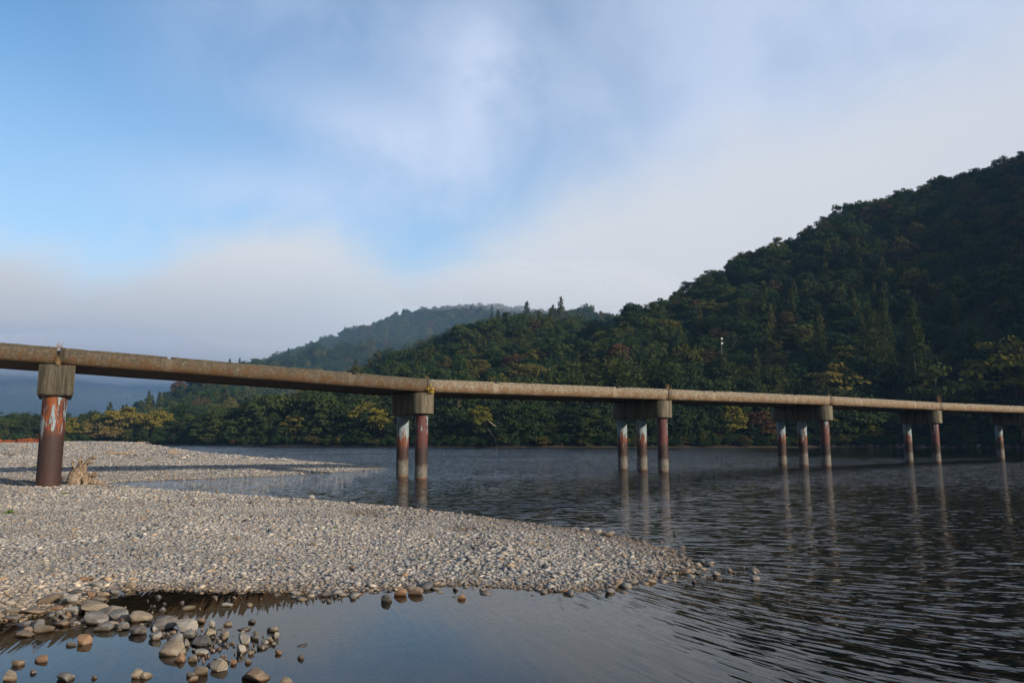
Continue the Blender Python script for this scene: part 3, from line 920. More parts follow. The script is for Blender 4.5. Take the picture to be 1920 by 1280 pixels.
def column_mesh(r, z0, z1):
    V = []; Fc = []; S = 32
    zs = [z0] + list(np.linspace(0, z1, 12))
    for z in zs:
        for k in range(S):
            a = 2 * math.pi * k / S
            V.append((r * math.cos(a), r * math.sin(a), z))
    for j in range(len(zs) - 1):
        for k in range(S):
            Fc.append((j * S + k, j * S + (k + 1) % S, (j + 1) * S + (k + 1) % S, (j + 1) * S + k))
    # spiral weld bead
    turns = 1.25; n = 60
    path = [((r + .004) * math.cos(2 * math.pi * turns * t / n + 2.2), (r + .004) * math.sin(2 * math.pi * turns * t / n + 2.2), .35 + (z1 - .6) * t / n) for t in range(n + 1)]
    tv, tf = tube(path, [.011] * (n + 1), 5)
    o = len(V); V += [tuple(v) for v in tv]; Fc += [tuple(i + o for i in f) for f in tf]
    return V, Fc
def joint_mat():
    m, T, out = new_mat('joint_filler')
    n = T.noise(T.n('ShaderNodeTexCoord').outputs['Object'], 14, 4, .6)
    finish(T, out, T.mix(n, (.006, .005, .004), (.022, .018, .013)), .95, n, .02, .1)
    return m
M_joint = joint_mat()
for i in range(1, len(PIERS) - 1):
    d = (Vector((*PIERS[i + 1], 0)) - Vector((*PIERS[i - 1], 0))).normalized(); nrm = Vector((-d.y, d.x, 0))
    lo = [(.05, -.12), (.035, -.30), (.06, -.47), (.16, -.585), (WID - .16, -.585), (WID - .06, -.47), (WID - .035, -.30), (WID - .05, -.12)]
    V = [(x, t, z) for x in (-.06, .06) for t, z in lo]; n = len(lo)
    Fc = [(k, (k + 1) % n, n + (k + 1) % n, n + k) for k in range(n)] + [tuple(range(n)), tuple(range(n, 2 * n))]
    o = mesh_obj('joint_filler', V, Fc, M_joint, bridge); fix_normals(o)
    org = Vector((*PIERS[i], TOPZ[i])) - nrm * FACE
    o.matrix_local = Matrix.Translation(org - bl) @ Matrix((d, nrm, Vector((0, 0, 1)))).transposed().to_4x4()
bdir = Vector((PIERS[5][0] - PIERS[2][0], PIERS[5][1] - PIERS[2][1], 0)).normalized()
bn_ = Vector((-bdir.y, bdir.x, 0))
for i, (px, py) in enumerate(PIERS):
    nc = COLS[i]
    if nc == 0: continue
    top = TOPZ[i] - .645
    base = Vector((px, py, 0))
    single = nc == 1
    span = 3.0 if single else SPACE[nc] * (nc - 1)
    L = span
    if single: V, Fc = cap_mesh_block(L)
    else: V, Fc = cap_mesh(L, r=.60)
    cap = mesh_obj('pier_cap', V, Fc, M_cap_dark if single else M_cap, bridge); fix_normals(cap)
    ang = math.atan2(bn_.y, bn_.x)
    cap.location = base + Vector((0, 0, top)) - bl
    cap.rotation_euler = (0, 0, ang)
    if not single:
        for p in cap.data.polygons: p.use_smooth = len(p.vertices) == 4
        try: cap.data.set_sharp_from_angle(angle=math.radians(40))
        except Exception: pass
    n_here = 2 if single else nc
    for k in range(n_here):
        t = k * (2.4 if single else SPACE[nc])
        r = .40 if single else .305
        V, Fc = column_mesh(r, -2.8, top - (1.12 if single else 1.02) + .04)
        c = mesh_obj('column', V, Fc, M_colA if single else (M_colF if k == 0 else M_colB), cap, smooth=True)
        c.location = (t, 0, -top)
        c.rotation_euler = (0, 0, i * 1.3 + k * 2.1)

# ------------------------------------------------------------------ weeds at the deck joints
def grass_tuft(name, loc, n, h, mat, label, seed, spread=.5, group=None, cat='weed'):
    r = np.random.default_rng(seed); V = []; Fc = []
    for i in range(n):
        a = r.uniform(0, 6.28); L = h * r.uniform(.5, 1.1); q = r.uniform(.1, spread); w = .006 + .008 * r.uniform()
        bx, by = r.normal(0, .05, 2)
        for s in range(4):
            t = s / 3; o = q * L * t * t
            c = np.array([bx + math.cos(a) * o, by + math.sin(a) * o, L * (t - .25 * q * t * t)])
            ww = w * (1 - .85 * t); sd_ = np.array([-math.sin(a), math.cos(a), 0]) * ww
            V += [c - sd_, c + sd_]
        b = len(V) - 8
        Fc += [(b + 2 * s, b + 2 * s + 1, b + 2 * s + 3, b + 2 * s + 2) for s in range(3)]
    o = mesh_obj(name, V, Fc, mat); o.location = loc
    return tag(o, label, cat, group)
tuft_info = {1: ('dry weed tuft in the deck joint over the single-column pier', .30, 26),
             2: ('short dry weed in the deck joint over the first two-column pier', .28, 24),
             3: ('pale dry grass tuft in the deck joint over the first three-column pier', .40, 40),
             4: ('small brown weed in the deck joint over the second three-column pier', .28, 26),
             5: ('tall spiky dry grass in the deck joint near the right end of the bridge', .75, 46)}
for i, (lab, hh, nn) in tuft_info.items():
    p = Vector((*PIERS[i], TOPZ[i] - .04)) - bn_ * (FACE - .10)
    grass_tuft('dry_weed', p, nn, hh, M_dry_grass, lab, 50 + i, .55, 'weeds in the deck joints')
# plants on the pier caps below the joints
def leafy(name, loc, n, rad, leaf, mat, label, seed, zs=.8, group=None, cat='plant'):
    r = np.random.default_rng(seed)
    d = r.normal(0, 1, (n, 3)); d /= np.linalg.norm(d, axis=1)[:, None]; d[:, 2] = np.abs(d[:, 2])
    p = d * rad * r.uniform(.3, 1, (n, 1)) * np.array([1, 1, zs])
    cv, cf = cards(p, d, r.uniform(.6, 1.2, n) * leaf, r)
    o = mesh_obj(name, cv, cf, mat); o.location = loc
    return tag(o, label, cat, group)
p = Vector((*PIERS[2], TOPZ[2] - .66)) - bn_ * (FACE + .02) + bdir * .13
M_fern = leaf_mat('leaf_golden', [(0.0, (.50, .34, .06)), (1.0, (.60, .42, .08))], 0.9)
leafy('yellow_fern', p - bn_ * .06, 70, .26, .06, M_fern, 'yellow plant sprouting on the cap of the first two-column pier', 60, 1.5)
p = Vector((*PIERS[1], TOPZ[1] - .65)) - bn_ * (FACE + .02)
grass_tuft('dry_roots', p, 40, .42, M_dry_grass, 'tangle of dry roots on the cap of the single-column pier', 61, .9, None, 'weed')
p = Vector((*PIERS[3], TOPZ[3] - .66)) - bn_ * (FACE + .01) + bdir * .1
leafy('yellow_sprig', p, 24, .15, .04, M_leaf_yellow, 'tiny yellow sprig on the cap of the first three-column pier', 62)

# ------------------------------------------------------------------ pebbles of the bars
def ico_base(sub):
    bm = bmesh.new(); bmesh.ops.create_icosphere(bm, subdivisions=sub, radius=1.0)
    v = np.array([x.co[:] for x in bm.verts]); f = np.array([[q.index for q in p.verts] for p in bm.faces]); bm.free()
    return v, f
def stone_variants(sub, count, seed, cuts=7, depth=(.55, .9), rough=.06, norm=False):
    v0, f0 = ico_base(sub); r = np.random.default_rng(seed); out = []
    for i in range(count):
        v = v0.copy()
        for c in range(cuts):
            n = r.normal(0, 1, 3); n /= np.linalg.norm(n); dd = r.uniform(*depth)
            k = v @ n - dd
            v = v - np.where(k > 0, k * .92, 0)[:, None] * n
        v *= (1 + r.normal(0, rough, (len(v), 1)))
        if norm:
            v = (v - (v.max(0) + v.min(0)) / 2) / ((v.max(0) - v.min(0)) / 2)
        out.append(v)
    return out, f0
PALETTE = np.array([1.14, 1.115, 1.07]) * np.array([(.30, .29, .275), (.34, .325, .30), (.25, .25, .255), (.40, .375, .335), (.29, .25, .20), (.19, .185, .185),
                    (.36, .27, .18), (.13, .13, .14), (.48, .45, .41), (.32, .20, .12), (.22, .24, .27)])
PAL_P = np.array([.20, .20, .14, .14, .10, .08, .035, .05, .03, .012, .045]); PAL_P /= PAL_P.sum()

def pebbles(name, label, x, y, diam, variants, f0, seed, sink=.22, dark=1.0):
    r = np.random.default_rng(seed); n = len(x)
    z = ground_z(x, y)
    nv = len(variants[0]); Vs = np.stack(variants)
    k = r.integers(0, len(variants), n)
    s = diam[:, None] / 2 * np.stack([np.ones(n), r.uniform(.55, .95, n), r.uniform(.22, .42, n)], 1)
    yaw = r.uniform(0, 2 * math.pi, n); tx = r.normal(0, .20, n); ty = r.normal(0, .20, n)
    P = Vs[k] * s[:, None, :]
    def rot(P, ang, i, j):
        c, q = np.cos(ang)[:, None], np.sin(ang)[:, None]
        a, b = P[:, :, i].copy(), P[:, :, j].copy()
        P[:, :, i] = a * c - b * q; P[:, :, j] = a * q + b * c
    rot(P, tx, 1, 2); rot(P, ty, 0, 2); rot(P, yaw, 0, 1)
    P += np.stack([x, y, z + s[:, 2] * (1 - 2 * sink) + r.uniform(-.2, .35, n) * s[:, 2]], 1)[:, None, :]
    F_ = (f0[None] + (np.arange(n) * nv)[:, None, None]).reshape(-1, 3)
    o = mesh_obj(name, P.reshape(-1, 3), F_, M_pebble, smooth=False)
    col = PALETTE[r.choice(len(PALETTE), n, p=PAL_P)] * r.uniform(.7, 1.22, (n, 1)) * dark * (1 + .16 * fbm(x * .3, y * .6, 91, 3))[:, None]
    silt = (sstep(-x, 1.5, 6.5) * sstep(11.5 - y, 0, 2.5))[:, None]      # brown silt on the stones by the spit
    col = col * (1 - silt * np.array([.14, .22, .34]))
    col = np.concatenate([col, np.ones((n, 1))], 1)
    col = np.repeat(col, nv, 0).astype(np.float32)
    a = o.data.attributes.new('tint', 'FLOAT_COLOR', 'POINT'); a.data.foreach_set('color', col.ravel())
    tag(o, label, 'gravel', kind='stuff')
    return o

def in_view(x, y, m=0.06):
    return (np.abs(x) < (y * 0.72 + 0.8) * (1 + m))
def sample(x0, x1, y0, y1, dens, seed, cond):
    r = np.random.default_rng(seed); n = int((x1 - x0) * (y1 - y0) * dens)
    x = r.uniform(x0, x1, n); y = r.uniform(y0, y1, n)
    ok = in_view(x, y) & cond(x, y)
    return x[ok], y[ok]
land = lambda lo: (lambda x, y: sdist(BAR, x, y) > lo)
v2, f2 = stone_variants(2, 6, 1, 8, (.5, .85), .03)
v1, f1 = stone_variants(2, 6, 2, 6, (.55, .9), .03)
vi, fi = stone_variants(1, 8, 3, 3, (.6, .9), .12)
def octa(count, seed):
    r = np.random.default_rng(seed)
    v0 = np.array([(1, 0, 0), (-1, 0, 0), (0, 1, 0), (0, -1, 0), (0, 0, 1), (0, 0, -1), ]) * 1.15
    f0 = np.array([(0, 2, 4), (2, 1, 4), (1, 3, 4), (3, 0, 4), (2, 0, 5), (1, 2, 5), (3, 1, 5), (0, 3, 5)])
    return [v0 + r.normal(0, .16, v0.shape) for _ in range(count)], f0
vo, fo = octa(8, 4)
v42, f42 = ico_base(1)[0], ico_base(1)[1]
# near: y < 13.5
def ico1_variants(count, seed):
    bm = bmesh.new(); bmesh.ops.create_icosphere(bm, subdivisions=2, radius=1.0)
    v0 = np.array([q.co[:] for q in bm.verts]); f0 = np.array([[q.index for q in p.verts] for p in bm.faces]); bm.free()
    return v0, f0
def lognorm(r, n, med, sig, lo, hi):
    return np.clip(np.exp(r.normal(math.log(med), sig, n)), lo, hi)
def sized(x, y): return 1 + .28 * fbm(x * .45 + 7, y * .8, 55, 3)
x, y = sample(-12, 3.6, 7.4, 11.0, 1050, 11, land(-.12))
pebbles('near_gravel', 'grey and tan pebbles covering the near gravel bar', x, y, lognorm(rng, len(x), .033, .52, .017, .15) * sized(x, y), vi, fi, 12)
x, y = sample(-13, 3.6, 11.0, 16.0, 900, 23, land(-.10))
pebbles('gravel_of_the_bar', 'grey pebbles along the crest of the near gravel bar', x, y, lognorm(rng, len(x), .036, .50, .02, .16) * sized(x, y), vo, fo, 24)
x, y = sample(-19, 3.2, 16.0, 22.0, 560, 13, land(-.06))
pebbles('gravel_of_the_bar', 'pale grey pebbles over the back of the near gravel bar', x, y, lognorm(rng, len(x), .045, .46, .026, .19) * sized(x, y), vo, fo, 14)
x, y = sample(-27, 0, 22.0, 36.0, 170, 15, land(.02))
pebbles('gravel_by_the_pier', 'grey pebbles around the single-column pier and the inlet', x, y, lognorm(rng, len(x), .072, .40, .04, .22), vo, fo, 16)
x, y = sample(-44, -4, 36.0, 62.0, 55, 17, land(.05))
pebbles('gravel_of_the_far_bar', 'pale pebbles on the far gravel bar beyond the bridge', x, y, lognorm(rng, len(x), .10, .40, .05, .28), vo, fo, 18)
x, y = sample(-75, -14, 62.0, 135.0, 6, 19, land(-.05))
pebbles('gravel_of_the_distant_bar', 'pale coarse stones on the distant end of the far bar', x, y, lognorm(rng, len(x), .26, .35, .14, .5), vo, fo, 20)
# loose stones trailing off the tip and the edges of the near bar
def fringe(x, y):
    d = sdist(BAR, x, y)
    keep = np.random.default_rng(77).uniform(0, 1, len(x)) < np.exp(np.minimum(d, 0) * (1.6 + 4.5 * (x < 1.0)))
    return (d < -.05) & (d > -1.9) & keep & (ground_z(x, y) > -.10)
x, y = sample(-3, 5.6, 8.6, 17.0, 70, 25, fringe)
pebbles('stones_off_the_bar', 'wet stones trailing off the edge and tip of the near bar', x, y, lognorm(rng, len(x), .125, .35, .07, .26), vi, fi, 26, .05, .8)
# stones lying under the shallow water
def shallow(x, y):
    z = ground_z(x, y)
    return (sdist(BAR, x, y) < -.10) & (z > -.34) & (y < 16)
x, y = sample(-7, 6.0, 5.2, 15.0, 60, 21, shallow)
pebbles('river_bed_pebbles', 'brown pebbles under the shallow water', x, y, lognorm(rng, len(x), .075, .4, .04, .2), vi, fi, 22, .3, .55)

# ------------------------------------------------------------------ single stones
def stone_mat(name, a, b, spot=(.30, .28, .25)):
    m, T, out = new_mat(name)
    P = T.n('ShaderNodeTexCoord').outputs['Object']
    W_ = T.n('ShaderNodeNewGeometry').outputs['Position']
    rnd = T.n('ShaderNodeObjectInfo').outputs['Random']
    Q = T.add(W_, T.vec(0.0, 0.0, T.m('MULTIPLY', rnd, 9.0)))
    n = T.noise(Q, 9, 5, .65); n2 = T.noise(T.scale(Q, (1, 1, 3.5)), 6, 4, .6, .4); f = T.noise(Q, 70, 3, .7)
    c = T.mix(T.ss(n2, .32, .7), a, b)
    c = T.mix(T.ss(n, .55, .75, 0, .5), c, spot)
    c = T.mix(T.ss(f, .45, .75, 0, .35), c, tuple(v * .4 for v in a))
    z = T.xyz(W_)[2]
    wet = T.ss(T.m('ADD', z, T.m('MULTIPLY', n, .03)), .045, .02)
    c = T.mix(T.m('MULTIPLY', wet, .8), c, T.mix(1.0, c, (.36, .26, .15), 'MULTIPLY'))
    finish(T, out, c, T.m('MULTIPLY_ADD', wet, -.5, .82), T.m('ADD', n, T.m('MULTIPLY', f, .3)), .012, .35)
    return m
SM = {'g': stone_mat('stone_grey', (.088, .082, .072), (.178, .164, .142)),
      't': stone_mat('stone_tan', (.125, .100, .070), (.225, .182, .128)),
      'o': stone_mat('stone_orange', (.15, .088, .048), (.24, .145, .082), (.25, .18, .12)),
      'd': stone_mat('stone_dark', (.055, .050, .048), (.13, .115, .10), (.10, .09, .08)),
      'w': stone_mat('stone_white', (.165, .15, .125), (.29, .265, .225), (.25, .225, .19)),
      'b': stone_mat('stone_brown', (.11, .08, .055), (.23, .17, .115), (.18, .14, .10))}
sv, sf = stone_variants(4, 10, 5, 13, (.42, .84), .009, True)
SMESH = {}
for k, m in SM.items():
    for i in range(10):
        me = mesh_obj('stone', sv[i], sf, m, smooth=True, link=False).data
        try: me.set_sharp_from_angle(angle=math.radians(38))
        except Exception: pass
        SMESH[(k, i)] = me
def stone(px, py, w, h, kind, label, group=None, var=None, yaw=None, seat=None):
    """a stone whose foot is at photo pixel (px, py), w x h pixels large, set down on the bed or bank there"""
    r = random.Random(int(px * 13 + py * 7))
    z0 = 0.0
    for _ in range(4):
        q = ground(px, py, z0); z0 = max(gz(q[0], q[1]), 0.0) if seat is None else seat
    dist = math.hypot(q[0], q[1]); s = dist / FPX
    W_ = w * s * .84; H_ = max(h * s * .70, .015)
    var = r.randrange(10) if var is None else var
    o = bpy.data.objects.new('river_stone', SMESH[(kind, var)]); COL.objects.link(o)
    D_ = W_ * r.uniform(.55, .85)
    base = gz(q[0], q[1] + D_ * .45)
    top = z0 + H_
    foot = min(base, z0) - .02
    half = min((top - foot) / 2, H_ * .8 + .01)
    e = 0.97
    o.scale = (W_ / 2 / e, D_ / 2 / e, max(half, H_ * .6) / e)
    o.location = (q[0], q[1] + D_ * .45, top - max(half, H_ * .6) + .01)
    o.rotation_euler = (r.uniform(-.10, .10), r.uniform(-.12, .12), r.choice([0, math.pi]) + r.uniform(-.3, .3) if yaw is None else yaw)
    return tag(o, label, 'stone', group or 'single stones at the water edge')
STONES = [
 (51, 1155, 48, 13, 'b', 'long ridged grey-brown stone at the left end of the rocky spit'),
 (16, 1152, 32, 9, 't', 'flat tan stone cut by the left photo edge above the spit'),
 (87, 1133, 42, 17, 'b', 'blocky brown stone behind the white-topped boulder'),
 (125, 1139, 37, 18, 't', 'rounded brown boulder under the small white stone'),
 (100, 1148, 27, 12, 'o', 'orange-brown stone left of the rounded boulder'),
 (107, 1155, 15, 11, 'g', 'small blue-grey stone in front of the orange-brown one'),
 (130, 1149, 34, 10, 'w', 'pale flat stone in front of the rounded boulder'),
 (123, 1158, 15, 9, 'o', 'small reddish stone beside the big blocky stone of the spit'),
 (165, 1150, 56, 20, 't', 'long tan boulder leaning on the spit, behind the blocky one'),
 (198, 1157, 60, 17, 't', 'low tan slab with rounded back on the spit'),
 (170, 1172, 45, 24, 'g', 'big blocky greenish-grey boulder in the middle of the spit'),
 (216, 1160, 38, 14, 'g', 'grey flattened stone right of the low tan slab'),
 (256, 1166, 45, 20, 't', 'tan wedge-shaped stone with steep left side on the spit'),
 (300, 1180, 50, 24, 'd', 'large dark brown boulder near the white-edged stone'),
 (190, 1183, 34, 13, 'g', 'grey stone half in the pool in front of the blocky boulder'),
 (205, 1176, 30, 9, 't', 'thin tan slab lying on the pool edge'),
 (228, 1181, 24, 15, 'g', 'squat grey stone between pool and tan wedge'),
 (253, 1190, 33, 18, 'd', 'round dark grey stone at the pool edge'),
 (112, 1174, 28, 10, 'b', 'brown stone lying in the dark channel left of the blocky boulder'),
 (77, 1187, 35, 14, 't', 'tapered tan stone in the dark shallow at left'),
 (47, 1188, 20, 13, 'b', 'upright brown stone in the dark shallow at left'),
 (42, 1194, 32, 6, 'b', 'thin slab under the upright brown stone'),
 (65, 1178, 24, 15, 'g', 'grey tilted stone behind the tapered tan one'),
 (42, 1173, 26, 6, 'g', 'flat grey stone just breaking the shallow at left'),
 (18, 1164, 24, 9, 'd', 'low dark stone at the left photo edge'),
 (152, 1208, 27, 17, 'o', 'wet orange-brown stone alone in the blue pool'),
 (130, 1211, 22, 6, 'd', 'dark wet stone touching the orange-brown one in the pool'),
 (73, 1241, 24, 9, 'o', 'small orange oval stone in the blue pool'),
 (28, 1248, 22, 8, 'b', 'pointed brown stone left of the orange oval in the pool'),
 (60, 1262, 11, 7, 'd', 'tiny dark stone in the left of the pool'),
 (12, 1277, 24, 17, 't', 'tan stone in the bottom left corner'),
 (116, 1276, 30, 13, 'g', 'flat grey stone at the bottom edge of the pool'),
 (134, 1272, 9, 6, 'g', None), (175, 1272, 12, 5, 'b', None),
 (253, 1272, 24, 16, 't', 'leaning oval tan stone at the bottom of the pool'),
 (268, 1272, 27, 9, 't', 'slim tan slab beside the leaning oval stone'),
 (287, 1200, 26, 14, 'w', 'pale stone with dark foot below the dark brown boulder'),
 (288, 1184, 10, 9, 'w', 'small white cobble in front of the dark brown boulder'),
 (345, 1168, 21, 17, 'd', 'dark brown stone perched behind the white-edged one'),
 (344, 1188, 40, 28, 'w', 'pale white-edged triangular boulder on the spit'),
 (326, 1208, 27, 19, 'g', 'grey-green block left under the white-edged boulder'),
 (350, 1198, 30, 17, 'g', 'smooth grey-green stone right under the white-edged boulder'),
 (346, 1212, 14, 14, 'g', 'small grey block between the spit boulders and the tan wedge'),
 (372, 1211, 38, 15, 'd', 'long dark flat stone in the middle of the stone cluster'),
 (318, 1229, 50, 27, 't', 'large cracked tan boulder sloping into the pool'),
 (335, 1240, 24, 15, 'o', 'smooth orange oval stone in front of the cracked tan boulder'),
 (360, 1240, 17, 11, 't', 'small tan cobble right of the orange oval one'),
 (375, 1228, 25, 9, 'w', 'pale bar-shaped stone in the cluster'),
 (390, 1194, 23, 14, 't', 'tan stone at the back of the cluster'),
 (418, 1201, 18, 19, 't', 'tan stone leaning upright in the cluster'),
 (454, 1209, 31, 20, 'w', 'pale grey ridged stone in the cluster'),
 (450, 1225, 19, 19, 'w', 'pale pyramid-shaped stone at the front of the cluster'),
 (510, 1184, 26, 9, 't', 'flat tan stone just right of the cluster'),
 (518, 1197, 10, 13, 'w', 'small pointed pale stone at the right tip of the cluster'),
 (478, 1192, 13, 9, 't', None), (505, 1204, 15, 11, 't', None), (495, 1208, 18, 11, 'w', None), (478, 1200, 15, 9, 'g', None),
 (405, 1258, 35, 18, 't', 'broad grey and orange stone in front of the cluster'),
 (375, 1265, 29, 16, 't', 'tan pointed stone left of the broad grey and orange one'),
 (356, 1268, 20, 8, 'g', None), (360, 1277, 18, 9, 'b', None),
 (474, 1277, 58, 25, 'b', 'biggest rounded brown boulder at the bottom edge'),
 (533, 1284, 28, 13, 't', 'tan stone cut by the bottom photo edge'),
 (412, 1242, 14, 9, 'w', None), (436, 1245, 13, 8, 'o', None), (464, 1243, 13, 6, 'b', None),
 (521, 1226, 13, 7, 'o', 'orange-brown stone in the water right of the cluster'),
 (563, 1235, 13, 8, 'd', 'dark stone alone in the calm water right of the cluster'),
 (471, 1168, 16, 6, 'd', 'low dark stone in the calm water above the cluster'),
 (424, 1173, 18, 6, 'b', None), (396, 1175, 13, 13, 'w', 'pale pointed stone standing above the cluster'), (372, 1168, 24, 9, 'b', None),
 (352, 1144, 25, 8, 't', 'tan flat stone in the dark channel'),
 (424, 1137, 22, 5, 'w', 'pale flat stone in the dark channel'),
 (302, 1145, 15, 5, 'w', None),
 (750, 1117, 27, 17, 'o', 'yellow-tan boulder at the edge of the near bar'),
 (779, 1115, 33, 17, 'b', 'rounded grey-brown boulder beside the yellow-tan one'),
 (724, 1128, 23, 17, 'd', 'dark wet boulder in the water before the yellow-tan one'),
 (865, 1123, 18, 9, 'o', 'red-brown oval stone lying in the calm water'),
 (612, 1118, 22, 10, 'd', 'dark square stone at the edge of the near bar'),
 (554, 1116, 17, 7, 'w', 'pale flat stone in the water edge left of the dark square one'),
 (661, 1123, 13, 7, 'd', None), (854, 1106, 13, 9, 'g', None),
 (1160, 1099, 19, 15, 'b', 'brown triangular stone at the water edge near the bar tip'),
 (1285, 1075, 28, 9, 'b', 'flat brown stone off the bar tip'),
 (1308, 1076, 16, 5, 'g', None), (1264, 1086, 12, 9, 'g', None), (1302, 1093, 10, 9, 'd', None),
 (1418, 1088, 22, 9, 'g', 'pale stone out in the ripples beyond the bar tip'),
 (1415, 1076, 9, 6, 'w', None), (1370, 1072, 12, 7, 'b', None),
 (1122, 999, 18, 9, 'w', 'pale peaked stone on the river side of the bar'),
 (1140, 1007, 25, 9, 'b', 'long brown stone behind the bar by the pale peaked one'),
 (1266, 1005, 7, 7, 'd', None), (1231, 1039, 12, 6, 'w', None), (1261, 1035, 13, 6, 'b', None), (1062, 1112, 14, 8, 'o', None),
 (583, 934, 15, 8, 'w', 'pale stone at the inlet edge of the near bar'), (865, 964, 9, 7, 'w', None), (405, 923, 7, 5, 'b', None),
 (176, 1102, 30, 10, 'w', 'pale flat boulder on the gravel above the dark channel'),
 (158, 1090, 28, 9, 'o', 'orange flat stone on the gravel above the spit'),
 (240, 1102, 22, 12, 't', 'tan boulder on the gravel at the head of the dark channel'),
 (165, 1121, 20, 12, 'o', None), (188, 1120, 26, 11, 'b', None), (210, 1114, 20, 9, 'g', None), (183, 1128, 26, 7, 't', None), (140, 1116, 20, 10, 'd', None),
 (790, 1051, 13, 10, 'w', 'white cobble standing out on the near bar'), (660, 1069, 12, 9, 'o', None), (587, 1023, 14, 8, 't', None),
 (808, 1010, 12, 9, 't', None), (890, 1030, 13, 6, 'd', None), (892, 1078, 11, 12, 'd', None),
]
for s in STONES:
    px, py, w, h, kd, lab = s
    if lab: stone(px, py, w, h, kd, lab)
    else:
        where = 'off the tip of the near bar' if px > 1150 else ('on or beside the near bar' if px > 560 or py < 1130 else 'round the stone cluster and pool')
        stone(px, py, w, h, kd, 'small loose %s stone %s' % (dict(g='grey', t='tan', w='pale', d='dark', b='brown', o='orange')[kd], where), 'small loose stones near the water')
# white stone lying on top of the rounded boulder
o = stone(129, 1124, 20, 8, 'w', 'small bright white stone lying on the rounded brown boulder', seat=0.115)
# filler cobbles of the spit and the cluster
rr = random.Random(5)
CW = dict(g='grey', t='tan', w='pale', d='dark', b='brown', o='orange')
SPIT = [(0, 1150), (90, 1145), (180, 1140), (270, 1165), (340, 1170), (300, 1190), (200, 1178), (120, 1170), (30, 1176)]
CLUS = [(300, 1190), (350, 1180), (400, 1180), (470, 1187), (525, 1192), (520, 1212), (480, 1225), (440, 1240), (400, 1250), (350, 1245), (320, 1225)]
CHAN = [(215, 1112), (420, 1115), (640, 1118), (640, 1128), (420, 1140), (330, 1165), (230, 1140)]
def inpoly(poly, x, y): return sdist(poly, np.array([x]), np.array([y]))[0] > 0
for poly, n, lo, hi, lab, grp in [
    (SPIT, 48, 6, 15, 'small %s cobble packed between the boulders of the left rocky spit', 'cobbles of the left rocky spit'),
    (CLUS, 118, 4, 11, 'small %s cobble in the stone cluster right of the cracked tan boulder', 'cobbles of the stone cluster in the pool'),
    (CHAN, 24, 5, 12, 'small wet %s stone breaking the dark channel below the gravel bar', 'stones breaking the dark channel')]:
    xs = [p[0] for p in poly]; ys = [p[1] for p in poly]; k = 0
    while k < n:
        x = rr.uniform(min(xs), max(xs)); y = rr.uniform(min(ys), max(ys))
        if not inpoly(poly, x, y): continue
        w = rr.uniform(lo, hi) * rr.uniform(.7, 1.1)
        kd = rr.choice('ggggttwddbbbo' if poly is not CHAN else 'gdbdbt')
        stone(x, y, w, w * rr.uniform(.28, .55), kd, lab % CW[kd], grp)
        k += 1

# ------------------------------------------------------------------ driftwood stump by the pier
def wood_mat():
    m, T, out = new_mat('driftwood')
    P = T.n('ShaderNodeTexCoord').outputs['Object']
    n = T.noise(T.scale(P, (7, 7, 2.5)), 2.2, 6, .75, .6)
    finish(T, out, T.mix(T.ss(n, .38, .62), (.085, .058, .036), (.36, .275, .19)), .85, n, .05, .2)
    return m
M_wood = wood_mat()
q = ground(142, 907, .10)
st = empty('driftwood_stump', (q[0], q[1] + .35, gz(q[0], q[1] + .35)))
tag(st, 'bleached tree stump with forked roots beside the single-column pier', 'driftwood')
def blobby(pts, rad, seed, sides=10):
    v, f = tube(pts, rad, sides); r = np.random.default_rng(seed)
    return v + r.normal(0, .018, v.shape), f
v, f = blobby([(-.25, 0, -.05), (-.22, 0, .15), (-.15, .02, .42), (-.02, .05, .55), (.05, .08, .60)], [.30, .36, .33, .20, .08], 1, 14)
mesh_obj('stump_body', v, f, M_wood, st, smooth=True)
for i, (pts, rad) in enumerate([
    ([(-.05, .05, .40), (.05, .05, .62), (.12, .02, .80), (.28, 0, 1.0), (.46, -.02, 1.10), (.60, -.02, 1.12)], [.16, .13, .09, .07, .06, .03]),
    ([(-.05, .05, .45), (-.04, .03, .70), (-.08, 0, .95), (-.14, 0, 1.10)], [.14, .12, .09, .03]),
    ([(-.1, .05, .45), (-.25, .02, .62), (-.42, 0, .72)], [.10, .07, .02]),
    ([(.0, .05, .35), (.25, .02, .33), (.48, 0, .42), (.68, -.03, .52)], [.15, .12, .07, .02]),
    ([(-.05, .05, .25), (.35, 0, .16), (.75, -.05, .07), (1.15, -.05, .02)], [.20, .16, .11, .04]),
    ([(.05, .0, .30), (.22, -.12, .18), (.30, -.2, -.02)], [.13, .12, .08]),
    ([(.20, .0, .88), (.32, -.05, .84), (.44, -.08, .90)], [.05, .035, .01]),
    ([(-.02, .02, .75), (.06, -.06, .86), (.08, -.1, 1.0)], [.05, .035, .01]),
    ([(.40, .0, .38), (.55, -.1, .34), (.78, -.12, .40)], [.06, .04, .01]),
    ([(-.28, .0, .66), (-.36, -.05, .82), (-.35, -.05, .92)], [.04, .03, .01])]):
    v, f = blobby(pts, rad, 10 + i, 8)
    mesh_obj('root', v, f, M_wood, st, smooth=True)
def simple_mat(name, c, rough=.8, n=None):
    m, T, out = new_mat(name)
    P = T.n('ShaderNodeTexCoord').outputs['Object']
    k = T.noise(P, 8 if n is None else n, 4, .6)
    finish(T, out, T.mix(k, tuple(v * .7 for v in c), tuple(min(1, v * 1.2) for v in c)), rough, k, .01)
    return m
# orange stone lying before the stump
stone(134, 909, 14, 4, 'o', 'orange stone lying in front of the bleached stump')
stone(113, 902, 12, 9, 'd', 'dark boulder between the pier foot and the stump')
